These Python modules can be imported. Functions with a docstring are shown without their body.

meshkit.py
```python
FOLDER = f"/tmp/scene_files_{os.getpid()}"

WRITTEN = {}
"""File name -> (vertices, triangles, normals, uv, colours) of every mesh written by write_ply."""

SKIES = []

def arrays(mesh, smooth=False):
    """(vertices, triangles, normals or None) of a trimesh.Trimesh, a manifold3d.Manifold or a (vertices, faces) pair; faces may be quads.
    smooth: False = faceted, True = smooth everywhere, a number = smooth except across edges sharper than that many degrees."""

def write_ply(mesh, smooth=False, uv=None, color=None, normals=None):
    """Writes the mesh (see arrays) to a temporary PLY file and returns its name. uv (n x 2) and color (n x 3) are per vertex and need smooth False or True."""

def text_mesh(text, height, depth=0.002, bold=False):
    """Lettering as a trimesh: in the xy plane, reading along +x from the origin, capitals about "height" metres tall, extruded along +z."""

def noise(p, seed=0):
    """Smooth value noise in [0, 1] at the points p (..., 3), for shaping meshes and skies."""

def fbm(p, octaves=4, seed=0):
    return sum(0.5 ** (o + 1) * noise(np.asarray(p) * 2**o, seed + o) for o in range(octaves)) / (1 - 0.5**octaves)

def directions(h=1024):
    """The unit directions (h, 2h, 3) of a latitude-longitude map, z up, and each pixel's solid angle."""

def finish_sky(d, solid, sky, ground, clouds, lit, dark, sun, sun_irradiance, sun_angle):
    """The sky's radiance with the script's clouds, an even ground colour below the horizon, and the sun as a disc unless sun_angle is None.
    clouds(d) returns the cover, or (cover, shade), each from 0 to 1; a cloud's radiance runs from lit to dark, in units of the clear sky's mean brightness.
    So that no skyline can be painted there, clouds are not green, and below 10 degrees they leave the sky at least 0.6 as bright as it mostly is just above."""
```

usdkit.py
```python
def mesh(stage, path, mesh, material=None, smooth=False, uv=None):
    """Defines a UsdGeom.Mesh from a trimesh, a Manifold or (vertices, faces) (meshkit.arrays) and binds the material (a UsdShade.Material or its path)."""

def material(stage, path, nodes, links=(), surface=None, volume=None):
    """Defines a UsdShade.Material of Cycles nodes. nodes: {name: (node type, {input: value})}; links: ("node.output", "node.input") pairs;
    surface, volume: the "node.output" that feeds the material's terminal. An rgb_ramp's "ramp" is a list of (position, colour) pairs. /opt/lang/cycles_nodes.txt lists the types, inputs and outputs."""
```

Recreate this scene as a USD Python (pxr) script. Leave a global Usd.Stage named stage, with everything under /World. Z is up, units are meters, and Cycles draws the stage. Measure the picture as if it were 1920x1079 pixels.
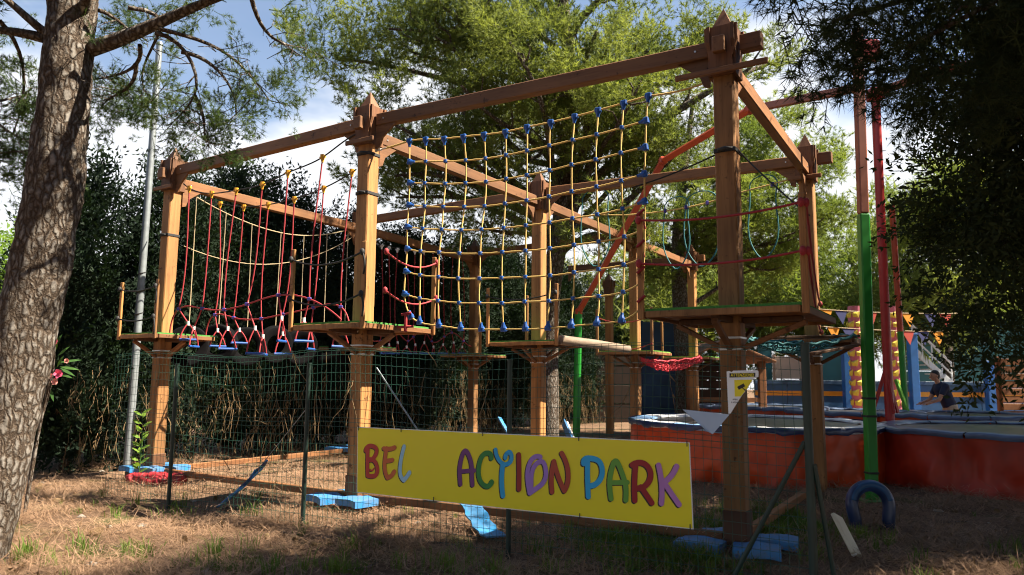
import math, random
import numpy as np, trimesh, shapely
from shapely.geometry import Polygon, LineString, box as sbox, Point
from shapely.ops import unary_union
import manifold3d as m3
import usdkit, meshkit
from pxr import Usd, UsdGeom, UsdLux, UsdShade, Gf, Sdf, Vt

random.seed(7)
rng = np.random.default_rng(7)
stage = Usd.Stage.CreateInMemory()
UsdGeom.SetStageUpAxis(stage, UsdGeom.Tokens.z)
UsdGeom.SetStageMetersPerUnit(stage, 1.0)
world = UsdGeom.Xform.Define(stage, '/World')
stage.SetDefaultPrim(world.GetPrim())
UsdGeom.Scope.Define(stage, '/World/Looks')

# ------------------------------------------------------------------ camera, sky, sun, exposure
FPX, PITCH, ROLL, EYE = 1406.34, 0.123621, 0.008820, 1.45
EXPOSURE = 2.0
SUN_DIR = np.array([0.97, -0.12, 0.0]); SUN_EL = math.radians(50)
SUN_DIR = np.append(SUN_DIR[:2] / np.linalg.norm(SUN_DIR[:2]) * math.cos(SUN_EL), math.sin(SUN_EL))
X_, F_, U_ = np.array([1., 0, 0]), np.array([0, math.cos(PITCH), math.sin(PITCH)]), np.array([0, -math.sin(PITCH), math.cos(PITCH)])
RC = math.cos(ROLL) * X_ + math.sin(ROLL) * U_
UC = math.cos(ROLL) * U_ - math.sin(ROLL) * X_
CAM = np.array([0, 0, EYE])
cam = UsdGeom.Camera.Define(stage, '/World/camera')
cam.AddTransformOp().Set(Gf.Matrix4d(*RC, 0, *UC, 0, *(-F_), 0, *CAM, 1))
cam.CreateHorizontalApertureAttr(36.0)
cam.CreateFocalLengthAttr(FPX / 1920 * 36.0)
cam.CreateFStopAttr(1.7)
cam.CreateFocusDistanceAttr(8.3)
cam.CreateExposureAttr(EXPOSURE)
cam.CreateClippingRangeAttr((0.05, 5000.0))

dome = UsdLux.DomeLight.Define(stage, '/World/sky')
dome.GetPrim().SetCustomDataByKey('kind', 'structure')
sky_mat = usdkit.material(stage, '/World/Looks/sky_air', {
    'sky': ('sky_texture', {'sky_type': 'single_scattering', 'sun_disc': False, 'sun_elevation': SUN_EL,
                            'sun_rotation': math.atan2(SUN_DIR[0], SUN_DIR[1]), 'air_density': 1.0, 'aerosol_density': 0.5}),
    'tc': ('texture_coordinate', {}),
    'mp': ('mapping', {'scale': (1.0, 1.0, 2.2)}),
    'n': ('noise_texture', {'scale': 2.3, 'detail': 6.0, 'roughness': 0.55}),
    'r': ('rgb_ramp', {'ramp': [(0.0, (0.0, 0.0, 0.0)), (0.33, (0.12, 0.12, 0.12)), (0.46, (0.97, 0.97, 0.97)), (1.0, (1, 1, 1))]}),
    'sx': ('separate_xyz', {}), 'el': ('math', {'math_type': 'multiply_add', 'value2': -1.4, 'value3': 0.40}), 'ad': ('math', {'math_type': 'add'}),
    'mix': ('mix', {'color2': (5.6, 5.75, 6.0)}),
    'bg': ('background_shader', {'strength': 0.05})},
    [('tc.generated', 'mp.vector'), ('mp.vector', 'n.vector'), ('tc.generated', 'sx.vector'), ('sx.z', 'el.value1'), ('el.value', 'ad.value1'), ('n.fac', 'ad.value2'), ('ad.value', 'r.fac'), ('r.color', 'mix.fac'), ('sky.color', 'mix.color1'), ('mix.color', 'bg.color')],
    surface='bg.background')
UsdShade.MaterialBindingAPI.Apply(dome.GetPrim()).Bind(sky_mat)

sun = UsdLux.DistantLight.Define(stage, '/World/sun')
sun.CreateIntensityAttr(1.25)
sun.CreateNormalizeAttr(True)
sun.CreateAngleAttr(0.53)
sun.CreateColorAttr(Gf.Vec3f(1.0, 0.88, 0.70))
zz = SUN_DIR; xx = np.cross([0, 0, 1], zz); xx /= np.linalg.norm(xx); yy = np.cross(zz, xx)
sun.AddTransformOp().Set(Gf.Matrix4d(*xx, 0, *yy, 0, *zz, 0, 0, 0, 30, 1))

# ------------------------------------------------------------------ helpers
def A(*v): return np.array(v, float)
def unit(v): v = np.asarray(v, float); return v / (np.linalg.norm(v) + 1e-12)
def ray(px, py):
    X, Y = px - 960, py - 539.5
    return unit(F_ * FPX + RC * X - UC * Y)
def on_z(px, py, z=0.0):
    d = ray(px, py); return CAM + d * ((z - EYE) / d[2])
def at(px, py, depth):
    d = ray(px, py); return CAM + d * (depth / d[1])
def on_plane(px, py, p0, n):
    d = ray(px, py); return CAM + d * (np.dot(np.asarray(p0) - CAM, n) / np.dot(d, n))

TAKEN = {}
def path_for(name, parent):
    base = parent.GetPath().pathString if parent is not None else '/World'
    k = TAKEN.get((base, name), 0); TAKEN[(base, name)] = k + 1
    return f'{base}/{name}' + (f'_{k:03d}' if k else '')
def prim_of(o): return o.GetPrim() if hasattr(o, 'GetPrim') else o
def tag(o, label=None, cat=None, group=None, kind=None):
    p = prim_of(o)
    for k, v in (('label', label), ('category', cat), ('group', group), ('kind', kind)):
        if v: p.SetCustomDataByKey(k, v)
    return p
def thing(name, label, cat, group=None, loc=(0, 0, 0), rz=0.0, kind=None):
    x = UsdGeom.Xform.Define(stage, path_for(name, None))
    if any(loc) or rz:
        x.AddTranslateOp().Set(Gf.Vec3d(*map(float, loc)))
        if rz: x.AddRotateZOp().Set(math.degrees(rz))
    return tag(x, label, cat, group, kind)
def obj(name, mesh, mat, parent=None, smooth=30):
    if isinstance(mesh, MB): mesh = mesh.get()
    return usdkit.mesh(stage, path_for(name, parent), mesh, mat, smooth=smooth).GetPrim()
def copy_of(src, label, group, loc, rz=0.0, scale=None):
    x = UsdGeom.Xform.Define(stage, path_for(src.GetName().rstrip('0123456789_'), None))
    x.AddTranslateOp().Set(Gf.Vec3d(*map(float, loc))); x.AddRotateZOp().Set(math.degrees(rz))
    if scale: x.AddScaleOp().Set(Gf.Vec3f(*scale))
    was = src.GetCustomData()
    p = tag(x, label or was['label'], was['category'], group or was.get('group'))
    p.GetReferences().AddInternalReference(src.GetPath()); p.SetInstanceable(True)
    return p

def tube(pts, r, sides=6, cap=True):
    p = np.asarray(pts, float); n = len(p)
    rad = np.broadcast_to(np.asarray(r, float), (n,))
    t = np.gradient(p, axis=0); t /= np.linalg.norm(t, axis=1, keepdims=True) + 1e-12
    a = np.zeros_like(p)
    ref = A(0, 0, 1) if abs(t[0, 2]) < 0.9 else A(1, 0, 0)
    cur = unit(np.cross(t[0], ref))
    for i in range(n):
        cur = unit(cur - t[i] * np.dot(cur, t[i])); a[i] = cur
    b = np.cross(t, a)
    ang = np.arange(sides) * 2 * np.pi / sides
    v = (p[:, None] + rad[:, None, None] * (np.cos(ang)[None, :, None] * a[:, None] + np.sin(ang)[None, :, None] * b[:, None])).reshape(-1, 3)
    i, j = np.meshgrid(np.arange(n - 1), np.arange(sides), indexing='ij')
    q = np.stack([i * sides + j, i * sides + (j + 1) % sides, (i + 1) * sides + (j + 1) % sides, (i + 1) * sides + j], -1).reshape(-1, 4)
    f = np.vstack([q[:, [0, 1, 2]], q[:, [0, 2, 3]]])
    if cap:
        k = len(v); v = np.vstack([v, p[0], p[-1]])
        js = np.arange(sides)
        f = np.vstack([f, np.stack([np.full(sides, k), (js + 1) % sides, js], 1), np.stack([np.full(sides, k + 1), (n - 1) * sides + js, (n - 1) * sides + (js + 1) % sides], 1)])
    return v, f
def cbox(c, half, axes=None, ch=0.006):
    """a box with bevelled edges: centre, half sizes, rows of axes"""
    h = np.asarray(half, float); ch = min(ch, h.min() * 0.45)
    pts = []
    for s in np.ndindex(2, 2, 2):
        sg = np.array(s) * 2 - 1
        for k in range(3):
            q = h - ch; q = q.copy(); q[k] = h[k]; pts.append(sg * q)
    m = trimesh.Trimesh(np.array(pts)).convex_hull
    v = np.array(m.vertices)
    ax = np.eye(3) if axes is None else np.asarray(axes, float)
    return v @ ax + np.asarray(c, float), np.array(m.faces)
def spline(pts, n=24):
    from scipy.interpolate import CubicSpline, PchipInterpolator
    p = np.asarray(pts, float)
    if len(p) == 2: return p[0] + np.linspace(0, 1, n)[:, None] * (p[1] - p[0])
    d = np.concatenate([[0], np.cumsum(np.linalg.norm(np.diff(p, axis=0), axis=1))])
    return CubicSpline(d, p)(np.linspace(0, d[-1], n))
def sag(a, b, drop, n=14):
    a, b = np.asarray(a, float), np.asarray(b, float); t = np.linspace(0, 1, n)[:, None]
    return a + (b - a) * t - A(0, 0, 1) * drop * 4 * t * (1 - t)
class MB:
    def __init__(s): s.v, s.f, s.n = [], [], 0
    def add(s, vf):
        v, f = (np.asarray(vf.vertices), np.asarray(vf.faces)) if hasattr(vf, 'vertices') else vf
        s.v.append(np.asarray(v, float)); s.f.append(np.asarray(f) + s.n); s.n += len(v); return s
    def box(s, *a, **k): return s.add(cbox(*a, **k))
    def tube(s, *a, **k): return s.add(tube(*a, **k))
    def get(s): return trimesh.Trimesh(np.vstack(s.v), np.vstack(s.f), process=False)
def one(*vfs):
    m = MB()
    for q in vfs: m.add(q)
    return m.get()
def bar(a, b, w, h, up=(0, 0, 1), ch=0.006):
    """rectangular bar from a to b: w across, h along up"""
    a, b = np.asarray(a, float), np.asarray(b, float)
    t = unit(b - a); s = unit(np.cross(t, up)); u = np.cross(s, t)
    return cbox((a + b) / 2, (np.linalg.norm(b - a) / 2, w / 2, h / 2), [t, s, u], ch)
def extrude_on(poly, thick, o, ex, ey, engine='earcut'):
    """a shapely polygon (local 2D) extruded along the normal ex x ey, standing at o"""
    ez = np.cross(ex, ey); ms = MB()
    for g in getattr(poly, 'geoms', [poly]):
        if g.is_empty or g.geom_type != 'Polygon': continue
        m = trimesh.creation.extrude_polygon(g, thick, engine=engine)
        v = np.asarray(m.vertices)
        ms.add((np.asarray(o) + v[:, :1] * ex + v[:, 1:2] * ey + v[:, 2:] * ez, m.faces))
    return ms.get()

# ------------------------------------------------------------------ materials
def H(s):
    c = np.array([int(s[i:i + 2], 16) / 255 for i in (0, 2, 4)])
    return tuple(np.where(c <= 0.04045, c / 12.92, ((c + 0.055) / 1.055) ** 2.4))
MATS = {}
def plain(name, col, rough=0.6, var=0.15, scale=6.0, bump=0.0, metal=0.0, coat=0.0, spec=0.5, rand=0.0):
    c = np.array(col)
    nodes = {'g': ('geometry', {}), 'n': ('noise_texture', {'scale': scale, 'detail': 5.0, 'roughness': 0.6}),
             'r': ('rgb_ramp', {'ramp': [(0.25, tuple(c * (1 - var))), (0.75, tuple(np.minimum(c * (1 + var), 0.95)))]}),
             'p': ('principled_bsdf', {'roughness': rough, 'metallic': metal, 'coat_weight': coat, 'specular_ior_level': spec})}
    links = [('g.position', 'n.vector'), ('n.fac', 'r.fac'), ('r.color', 'p.base_color')]
    if bump:
        nodes['b'] = ('bump', {'strength': 0.5, 'distance': bump}); links += [('n.fac', 'b.height'), ('b.normal', 'p.normal')]
    MATS[name] = usdkit.material(stage, '/World/Looks/' + name, nodes, links, surface='p.BSDF'); return MATS[name]

TH = -0.55705
RV, CV = A(0.84881, -0.52870, 0), A(0.52870, 0.84881, 0)      # the two directions of the timber grid
def wood(name, light, dark, axis, rough=0.65, sc=1.0):
    k = {'z': (14, 14, 0.7), 'r': (0.7, 14, 14), 'c': (14, 0.7, 14)}[axis]
    nodes = {'g': ('geometry', {}), 'du': ('vector_math', {'math_type': 'dot_product', 'vector2': tuple(RV * k[0] * sc)}),
             'dv': ('vector_math', {'math_type': 'dot_product', 'vector2': tuple(CV * k[1] * sc)}), 'sx': ('separate_xyz', {}),
             'dz': ('math', {'math_type': 'multiply', 'value2': float(k[2] * sc)}), 'c': ('combine_xyz', {}),
             'n1': ('noise_texture', {'scale': 1.0, 'detail': 6.0, 'roughness': 0.65, 'distortion': 0.6}),
             'n2': ('noise_texture', {'scale': 0.9, 'detail': 4.0}),
             'n3': ('noise_texture', {'scale': 7.0, 'detail': 3.0, 'roughness': 0.8}),
             'r': ('rgb_ramp', {'ramp': [(0.30, dark), (0.46, tuple((np.array(dark) * .4 + np.array(light) * .6))), (0.62, light), (0.8, tuple(np.array(light) * 1.12))]}),
             'r2': ('rgb_ramp', {'ramp': [(0.30, (0.50, 0.49, 0.50)), (0.48, (0.85, 0.82, 0.80)), (0.66, (1.12, 1.06, 1.0))]}),
             'r3': ('rgb_ramp', {'ramp': [(0.29, (0.25, 0.18, 0.15)), (0.37, (1, 1, 1))]}),
             'n4': ('noise_texture', {'scale': 2.6, 'detail': 2.0, 'roughness': 0.4, 'distortion': 0.3}), 'r4': ('rgb_ramp', {'ramp': [(0.488, (1, 1, 1)), (0.5, (0.3, 0.25, 0.22)), (0.512, (1, 1, 1))]}), 'm3': ('mix', {'mix_type': 'multiply', 'fac': 0.6}),
             'm': ('mix', {'mix_type': 'multiply', 'fac': 0.8}), 'm2': ('mix', {'mix_type': 'multiply', 'fac': 0.85}),
             'oi': ('object_info', {}), 'ro': ('rgb_ramp', {'ramp': [(0.0, (0.70, 0.70, 0.72)), (0.5, (0.92, 0.90, 0.88)), (1.0, (1.15, 1.10, 1.02))]}), 'm4': ('mix', {'mix_type': 'multiply', 'fac': 1.0}),
             'b': ('bump', {'strength': 0.35, 'distance': 0.006}), 'p': ('principled_bsdf', {'roughness': rough, 'specular_ior_level': 0.35})}
    links = [('g.position', 'du.vector1'), ('g.position', 'dv.vector1'), ('g.position', 'sx.vector'), ('sx.z', 'dz.value1'),
             ('du.value', 'c.x'), ('dv.value', 'c.y'), ('dz.value', 'c.z'), ('c.vector', 'n1.vector'), ('g.position', 'n2.vector'), ('g.position', 'n3.vector'),
             ('n1.fac', 'r.fac'), ('n2.fac', 'r2.fac'), ('n3.fac', 'r3.fac'), ('r.color', 'm.color1'), ('r2.color', 'm.color2'), ('m.color', 'm2.color1'), ('r3.color', 'm2.color2'),
             ('c.vector', 'n4.vector'), ('n4.fac', 'r4.fac'), ('m2.color', 'm3.color1'), ('r4.color', 'm3.color2'), ('oi.random', 'ro.fac'), ('m3.color', 'm4.color1'), ('ro.color', 'm4.color2'), ('m4.color', 'p.base_color'), ('n1.fac', 'b.height'), ('b.normal', 'p.normal')]
    MATS[name] = usdkit.material(stage, '/World/Looks/' + name, nodes, links, surface='p.BSDF'); return MATS[name]
WL, WD = (0.42, 0.218, 0.080), (0.23, 0.105, 0.036)
BL, BD = (0.25, 0.120, 0.050), (0.14, 0.063, 0.028)
wood('post_wood', WL, WD, 'z'); wood('beam_wood_row', BL, BD, 'r'); wood('beam_wood_column', BL, BD, 'c')
wood('plate_wood', (0.21, 0.095, 0.040), (0.11, 0.047, 0.022), 'z'); wood('grey_wood', (0.34, 0.27, 0.20), (0.17, 0.12, 0.08), 'c'); wood('dark_wood', (0.13, 0.065, 0.032), (0.07, 0.035, 0.018), 'z')
plain('sleeve_brown', (0.055, 0.022, 0.010), 0.8, 0.2)
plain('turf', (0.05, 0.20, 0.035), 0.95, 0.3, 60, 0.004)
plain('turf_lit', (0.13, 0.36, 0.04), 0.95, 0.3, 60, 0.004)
plain('steel', (0.55, 0.56, 0.57), 0.4, 0.1, 8, 0, 0.7)
plain('galvanised', (0.22, 0.25, 0.27), 0.5, 0.25, 9, 0, 0.35)
plain('rope_red', (0.30, 0.020, 0.028), 0.7, 0.2, 90, 0.002)
def dusty(name, col, dust, rough=.55, amt=.6):
    MATS[name] = usdkit.material(stage, '/World/Looks/' + name, {'g': ('geometry', {}), 'n': ('noise_texture', {'scale': 7.0, 'detail': 6.0, 'roughness': .7}), 'n2': ('noise_texture', {'scale': 38.0, 'detail': 3.0}),
        'r': ('rgb_ramp', {'ramp': [(.38, (0, 0, 0)), (.66, (amt, amt, amt))]}), 'mx': ('mix', {'color1': col, 'color2': dust}), 'rs': ('rgb_ramp', {'ramp': [(.62, (0, 0, 0)), (.68, (.8, .8, .8))]}), 'm2': ('mix', {'color2': tuple(np.array(dust) * .5)}),
        'b': ('bump', {'strength': .4, 'distance': .004}), 'p': ('principled_bsdf', {'roughness': rough, 'specular_ior_level': .3})},
        [('g.position', 'n.vector'), ('g.position', 'n2.vector'), ('n.fac', 'r.fac'), ('r.color', 'mx.fac'), ('mx.color', 'm2.color1'), ('n2.fac', 'rs.fac'), ('rs.color', 'm2.fac'), ('m2.color', 'p.base_color'), ('n.fac', 'b.height'), ('b.normal', 'p.normal')], surface='p.BSDF')
plain('rope_red_dark', (0.26, 0.015, 0.018), 0.7, 0.2, 90, 0.002)
plain('rope_black', (0.015, 0.015, 0.016), 0.7, 0.2, 90, 0.002)
plain('rope_yellow', (0.62, 0.42, 0.13), 0.75, 0.2, 90, 0.002)
plain('rope_beige', (0.38, 0.30, 0.18), 0.8, 0.2, 90, 0.002)
plain('rope_teal', (0.015, 0.14, 0.16), 0.7, 0.2, 90, 0.002)
plain('plastic_blue', (0.010, 0.075, 0.31), 0.4, 0.12, 12)
plain('plastic_purple', (0.06, 0.045, 0.26), 0.4, 0.12, 12)
plain('plastic_yellow', (0.65, 0.33, 0.03), 0.45, 0.12, 12)
plain('plastic_white', (0.72, 0.71, 0.68), 0.4, 0.08, 12)
dusty('pad_blue', (0.022, 0.20, 0.50), (0.16, 0.15, 0.13))
dusty('slide_blue', (0.02, 0.22, 0.50), (0.16, 0.15, 0.13), .45, .4)
plain('rubber', (0.004, 0.004, 0.005), 0.9, 0.3, 25, 0.002, 0, 0, 0.12)
plain('fence_green', (0.004, 0.019, 0.014), 0.5, 0.25, 7)
plain('wire_green', (0.012, 0.075, 0.052), 0.5, 0.3, 3)
plain('sign_yellow', (0.74, 0.62, 0.008), 0.38, 0.03, 1.5)
plain('sign_white', (0.74, 0.76, 0.78), 0.45, 0.04, 4)
plain('sign_grey', (0.50, 0.53, 0.56), 0.5, 0.08, 4)
plain('ink_black', (0.012, 0.010, 0.012), 0.5, 0.05, 8)
plain('hut_wood', (0.23, 0.09, 0.03), 0.7, 0.3, 4, 0.004)
plain('hut_dark', (0.03, 0.016, 0.010), 0.8, 0.3, 4)
plain('frame_green', (0.012, 0.21, 0.022), 0.4, 0.18, 3)
plain('frame_red', (0.34, 0.016, 0.014), 0.4, 0.18, 3)
plain('frame_orange', (0.40, 0.050, 0.016), 0.45, 0.15, 3)
plain('frame_rust', (0.27, 0.085, 0.05), 0.5, 0.2, 3)
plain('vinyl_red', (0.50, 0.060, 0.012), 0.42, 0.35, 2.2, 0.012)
plain('vinyl_dark_red', (0.32, 0.024, 0.008), 0.42, 0.4, 2.2, 0.012)  # darker red copy of vinyl_red, the right trampoline's shade put into the colour
plain('vinyl_navy', (0.014, 0.032, 0.095), 0.35, 0.35, 3.0, 0.01)
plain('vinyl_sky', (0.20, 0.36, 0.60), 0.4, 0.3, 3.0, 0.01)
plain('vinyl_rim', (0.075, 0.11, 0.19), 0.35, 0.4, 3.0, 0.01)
plain('vinyl_pale', (0.50, 0.52, 0.55), 0.4, 0.25, 3.0, 0.01)  # pad vinyl paled, sun glare put into the colour
plain('mat_dark', (0.055, 0.055, 0.06), 0.35, 0.4, 4.0)
plain('wall_blue', (0.012, 0.075, 0.20), 0.5, 0.25, 1.5)
plain('wall_teal', (0.02, 0.13, 0.15), 0.6, 0.3, 0.8)
plain('wall_beige', (0.48, 0.36, 0.27), 0.7, 0.12, 2)
plain('stripe_orange', (0.62, 0.26, 0.012), 0.45, 0.1, 3)
plain('column_pink', (0.50, 0.14, 0.20), 0.5, 0.1, 3)
plain('column_yellow', (0.66, 0.56, 0.07), 0.5, 0.1, 3)
plain('blue_post', (0.015, 0.11, 0.36), 0.45, 0.15, 3)
plain('white_paint', (0.72, 0.74, 0.75), 0.45, 0.08, 3)
plain('pennant_orange', (0.75, 0.30, 0.01), 0.6, 0.06, 3)
plain('pennant_red', (0.45, 0.05, 0.03), 0.6, 0.06, 3)
plain('pennant_navy', (0.03, 0.04, 0.16), 0.6, 0.06, 3)
plain('net_red', (0.55, 0.03, 0.05), 0.7, 0.2, 30)
plain('cloth_red', (0.26, 0.012, 0.02), 0.6, 0.3, 6, 0.01)
plain('tarp_blue', (0.012, 0.05, 0.12), 0.5, 0.3, 3, 0.01)
plain('board_cream', (0.55, 0.50, 0.38), 0.7, 0.15, 6)
plain('skin', (0.42, 0.22, 0.14), 0.5, 0.08, 8); plain('hair', (0.015, 0.012, 0.010), 0.6, 0.2, 40)
plain('shirt_navy', (0.015, 0.022, 0.055), 0.85, 0.2, 20); plain('shorts_beige', (0.40, 0.32, 0.22), 0.85, 0.15, 20)
plain('flower_pink', (0.75, 0.10, 0.20), 0.6, 0.25, 20); plain('flower_pale', (0.80, 0.33, 0.28), 0.6, 0.2, 20)
plain('crate_red', (0.20, 0.02, 0.02), 0.7, 0.3, 4)

def leaf(name, c1, c2, trans=0.35, rough=0.7):
    nodes = {'o': ('object_info', {}), 'g': ('geometry', {}), 'n': ('noise_texture', {'scale': 1.1, 'detail': 3.0}),
             'a': ('math', {'math_type': 'multiply_add', 'value2': 0.55, 'value3': -0.05}), 'ad': ('math', {'math_type': 'multiply_add', 'value2': 0.8, 'value3': 0.0}),
             'r': ('rgb_ramp', {'ramp': [(0.1, c1), (0.85, c2)]}),
             'p': ('principled_bsdf', {'roughness': rough, 'specular_ior_level': 0.15}), 't': ('translucent_bsdf', {}), 'm': ('mix_closure', {'fac': trans}),
             'tm': ('mix', {'mix_type': 'multiply', 'fac': 1.0, 'color2': (1.25, 1.25, 0.6)})}
    links = [('g.position', 'n.vector'), ('o.random', 'a.value1'), ('n.fac', 'ad.value1'), ('a.value', 'ad.value3'), ('ad.value', 'r.fac'), ('r.color', 'p.base_color'),
             ('r.color', 'tm.color1'), ('tm.color', 't.color'), ('p.BSDF', 'm.closure1'), ('t.BSDF', 'm.closure2')]
    MATS[name] = usdkit.material(stage, '/World/Looks/' + name, nodes, links, surface='m.closure'); return MATS[name]
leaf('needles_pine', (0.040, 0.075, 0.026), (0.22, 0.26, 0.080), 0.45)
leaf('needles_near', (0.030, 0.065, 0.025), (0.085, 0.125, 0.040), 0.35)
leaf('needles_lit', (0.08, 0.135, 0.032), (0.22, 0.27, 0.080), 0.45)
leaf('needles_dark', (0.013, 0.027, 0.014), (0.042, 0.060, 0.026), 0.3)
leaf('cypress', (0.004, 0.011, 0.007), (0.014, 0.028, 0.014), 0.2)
leaf('oleander', (0.03, 0.09, 0.025), (0.07, 0.16, 0.04), 0.25)
leaf('bush', (0.10, 0.19, 0.025), (0.20, 0.32, 0.05), 0.45)
leaf('grass', (0.045, 0.10, 0.018), (0.13, 0.20, 0.040), 0.35)
leaf('straw', (0.13, 0.075, 0.047), (0.33, 0.215, 0.140), 0.15, 0.7)
leaf('dry_twig', (0.085, 0.056, 0.030), (0.25, 0.175, 0.095), 0.1, 0.7)

MATS['bark'] = usdkit.material(stage, '/World/Looks/bark', {
    'g': ('geometry', {}), 'mp': ('mapping', {'scale': (15.0, 15.0, 5.5)}),
    'v': ('voronoi_texture', {'feature': 'distance_to_edge', 'scale': 1.5, 'randomness': 1.0}), 'nd': ('noise_texture', {'scale': 9.0, 'detail': 6.0, 'roughness': 0.65}),
    'dm': ('mix', {'mix_type': 'linear_light', 'fac': 0.55}),
    'n': ('noise_texture', {'scale': 30.0, 'detail': 6.0, 'roughness': 0.7}),
    'rv': ('rgb_ramp', {'ramp': [(0.0, (0.055, 0.040, 0.030)), (0.07, (0.12, 0.09, 0.068)), (0.22, (0.18, 0.166, 0.153)), (0.6, (0.30, 0.283, 0.265))]}),
    'rn': ('rgb_ramp', {'ramp': [(0.28, (0.38, 0.35, 0.33)), (0.5, (0.85, 0.83, 0.8)), (0.72, (1.2, 1.17, 1.12))]}), 'm': ('mix', {'mix_type': 'multiply', 'fac': 0.9}),
    'rh': ('rgb_ramp', {'ramp': [(0.0, (0, 0, 0)), (0.25, (0.8, 0.8, 0.8)), (1.0, (1, 1, 1))]}),
    'b': ('bump', {'strength': 0.9, 'distance': 0.03}), 'p': ('principled_bsdf', {'roughness': 0.9, 'specular_ior_level': 0.2})},
    [('g.position', 'mp.vector'), ('mp.vector', 'dm.color1'), ('g.position', 'nd.vector'), ('nd.color', 'dm.color2'), ('dm.color', 'v.vector'), ('g.position', 'n.vector'), ('v.distance', 'rv.fac'), ('n.fac', 'rn.fac'),
     ('rv.color', 'm.color1'), ('rn.color', 'm.color2'), ('m.color', 'p.base_color'), ('v.distance', 'rh.fac'), ('rh.color', 'b.height'), ('b.normal', 'p.normal')], surface='p.BSDF')
MATS['ground'] = usdkit.material(stage, '/World/Looks/ground', {
    'g': ('geometry', {}), 'n1': ('noise_texture', {'scale': 0.55, 'detail': 5.0, 'roughness': 0.6}), 'n2': ('noise_texture', {'scale': 16.0, 'detail': 8.0, 'roughness': 0.75, 'distortion': 1.2}),
    'n3': ('noise_texture', {'scale': 1.3, 'detail': 4.0}),
    'r1': ('rgb_ramp', {'ramp': [(0.28, (0.06, 0.037, 0.025)), (0.5, (0.15, 0.095, 0.062)), (0.72, (0.28, 0.185, 0.12))]}),
    'r3': ('rgb_ramp', {'ramp': [(0.56, (0, 0, 0)), (0.70, (0.7, 0.7, 0.7))]}), 'mg': ('mix', {'color2': (0.062, 0.085, 0.024)}),
    'r2': ('rgb_ramp', {'ramp': [(0.35, (0.6, 0.6, 0.6)), (0.65, (1.1, 1.1, 1.1))]}), 'm': ('mix', {'mix_type': 'multiply', 'fac': 0.8}),
    'b': ('bump', {'strength': 0.7, 'distance': 0.03}), 'p': ('principled_bsdf', {'roughness': 0.95, 'specular_ior_level': 0.1})},
    [('g.position', 'n1.vector'), ('g.position', 'n2.vector'), ('g.position', 'n3.vector'), ('n2.fac', 'r1.fac'), ('n3.fac', 'r3.fac'), ('r3.color', 'mg.fac'), ('r1.color', 'mg.color1'),
     ('n1.fac', 'r2.fac'), ('mg.color', 'm.color1'), ('r2.color', 'm.color2'), ('m.color', 'p.base_color'), ('n2.fac', 'b.height'), ('b.normal', 'p.normal')], surface='p.BSDF')

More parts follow.
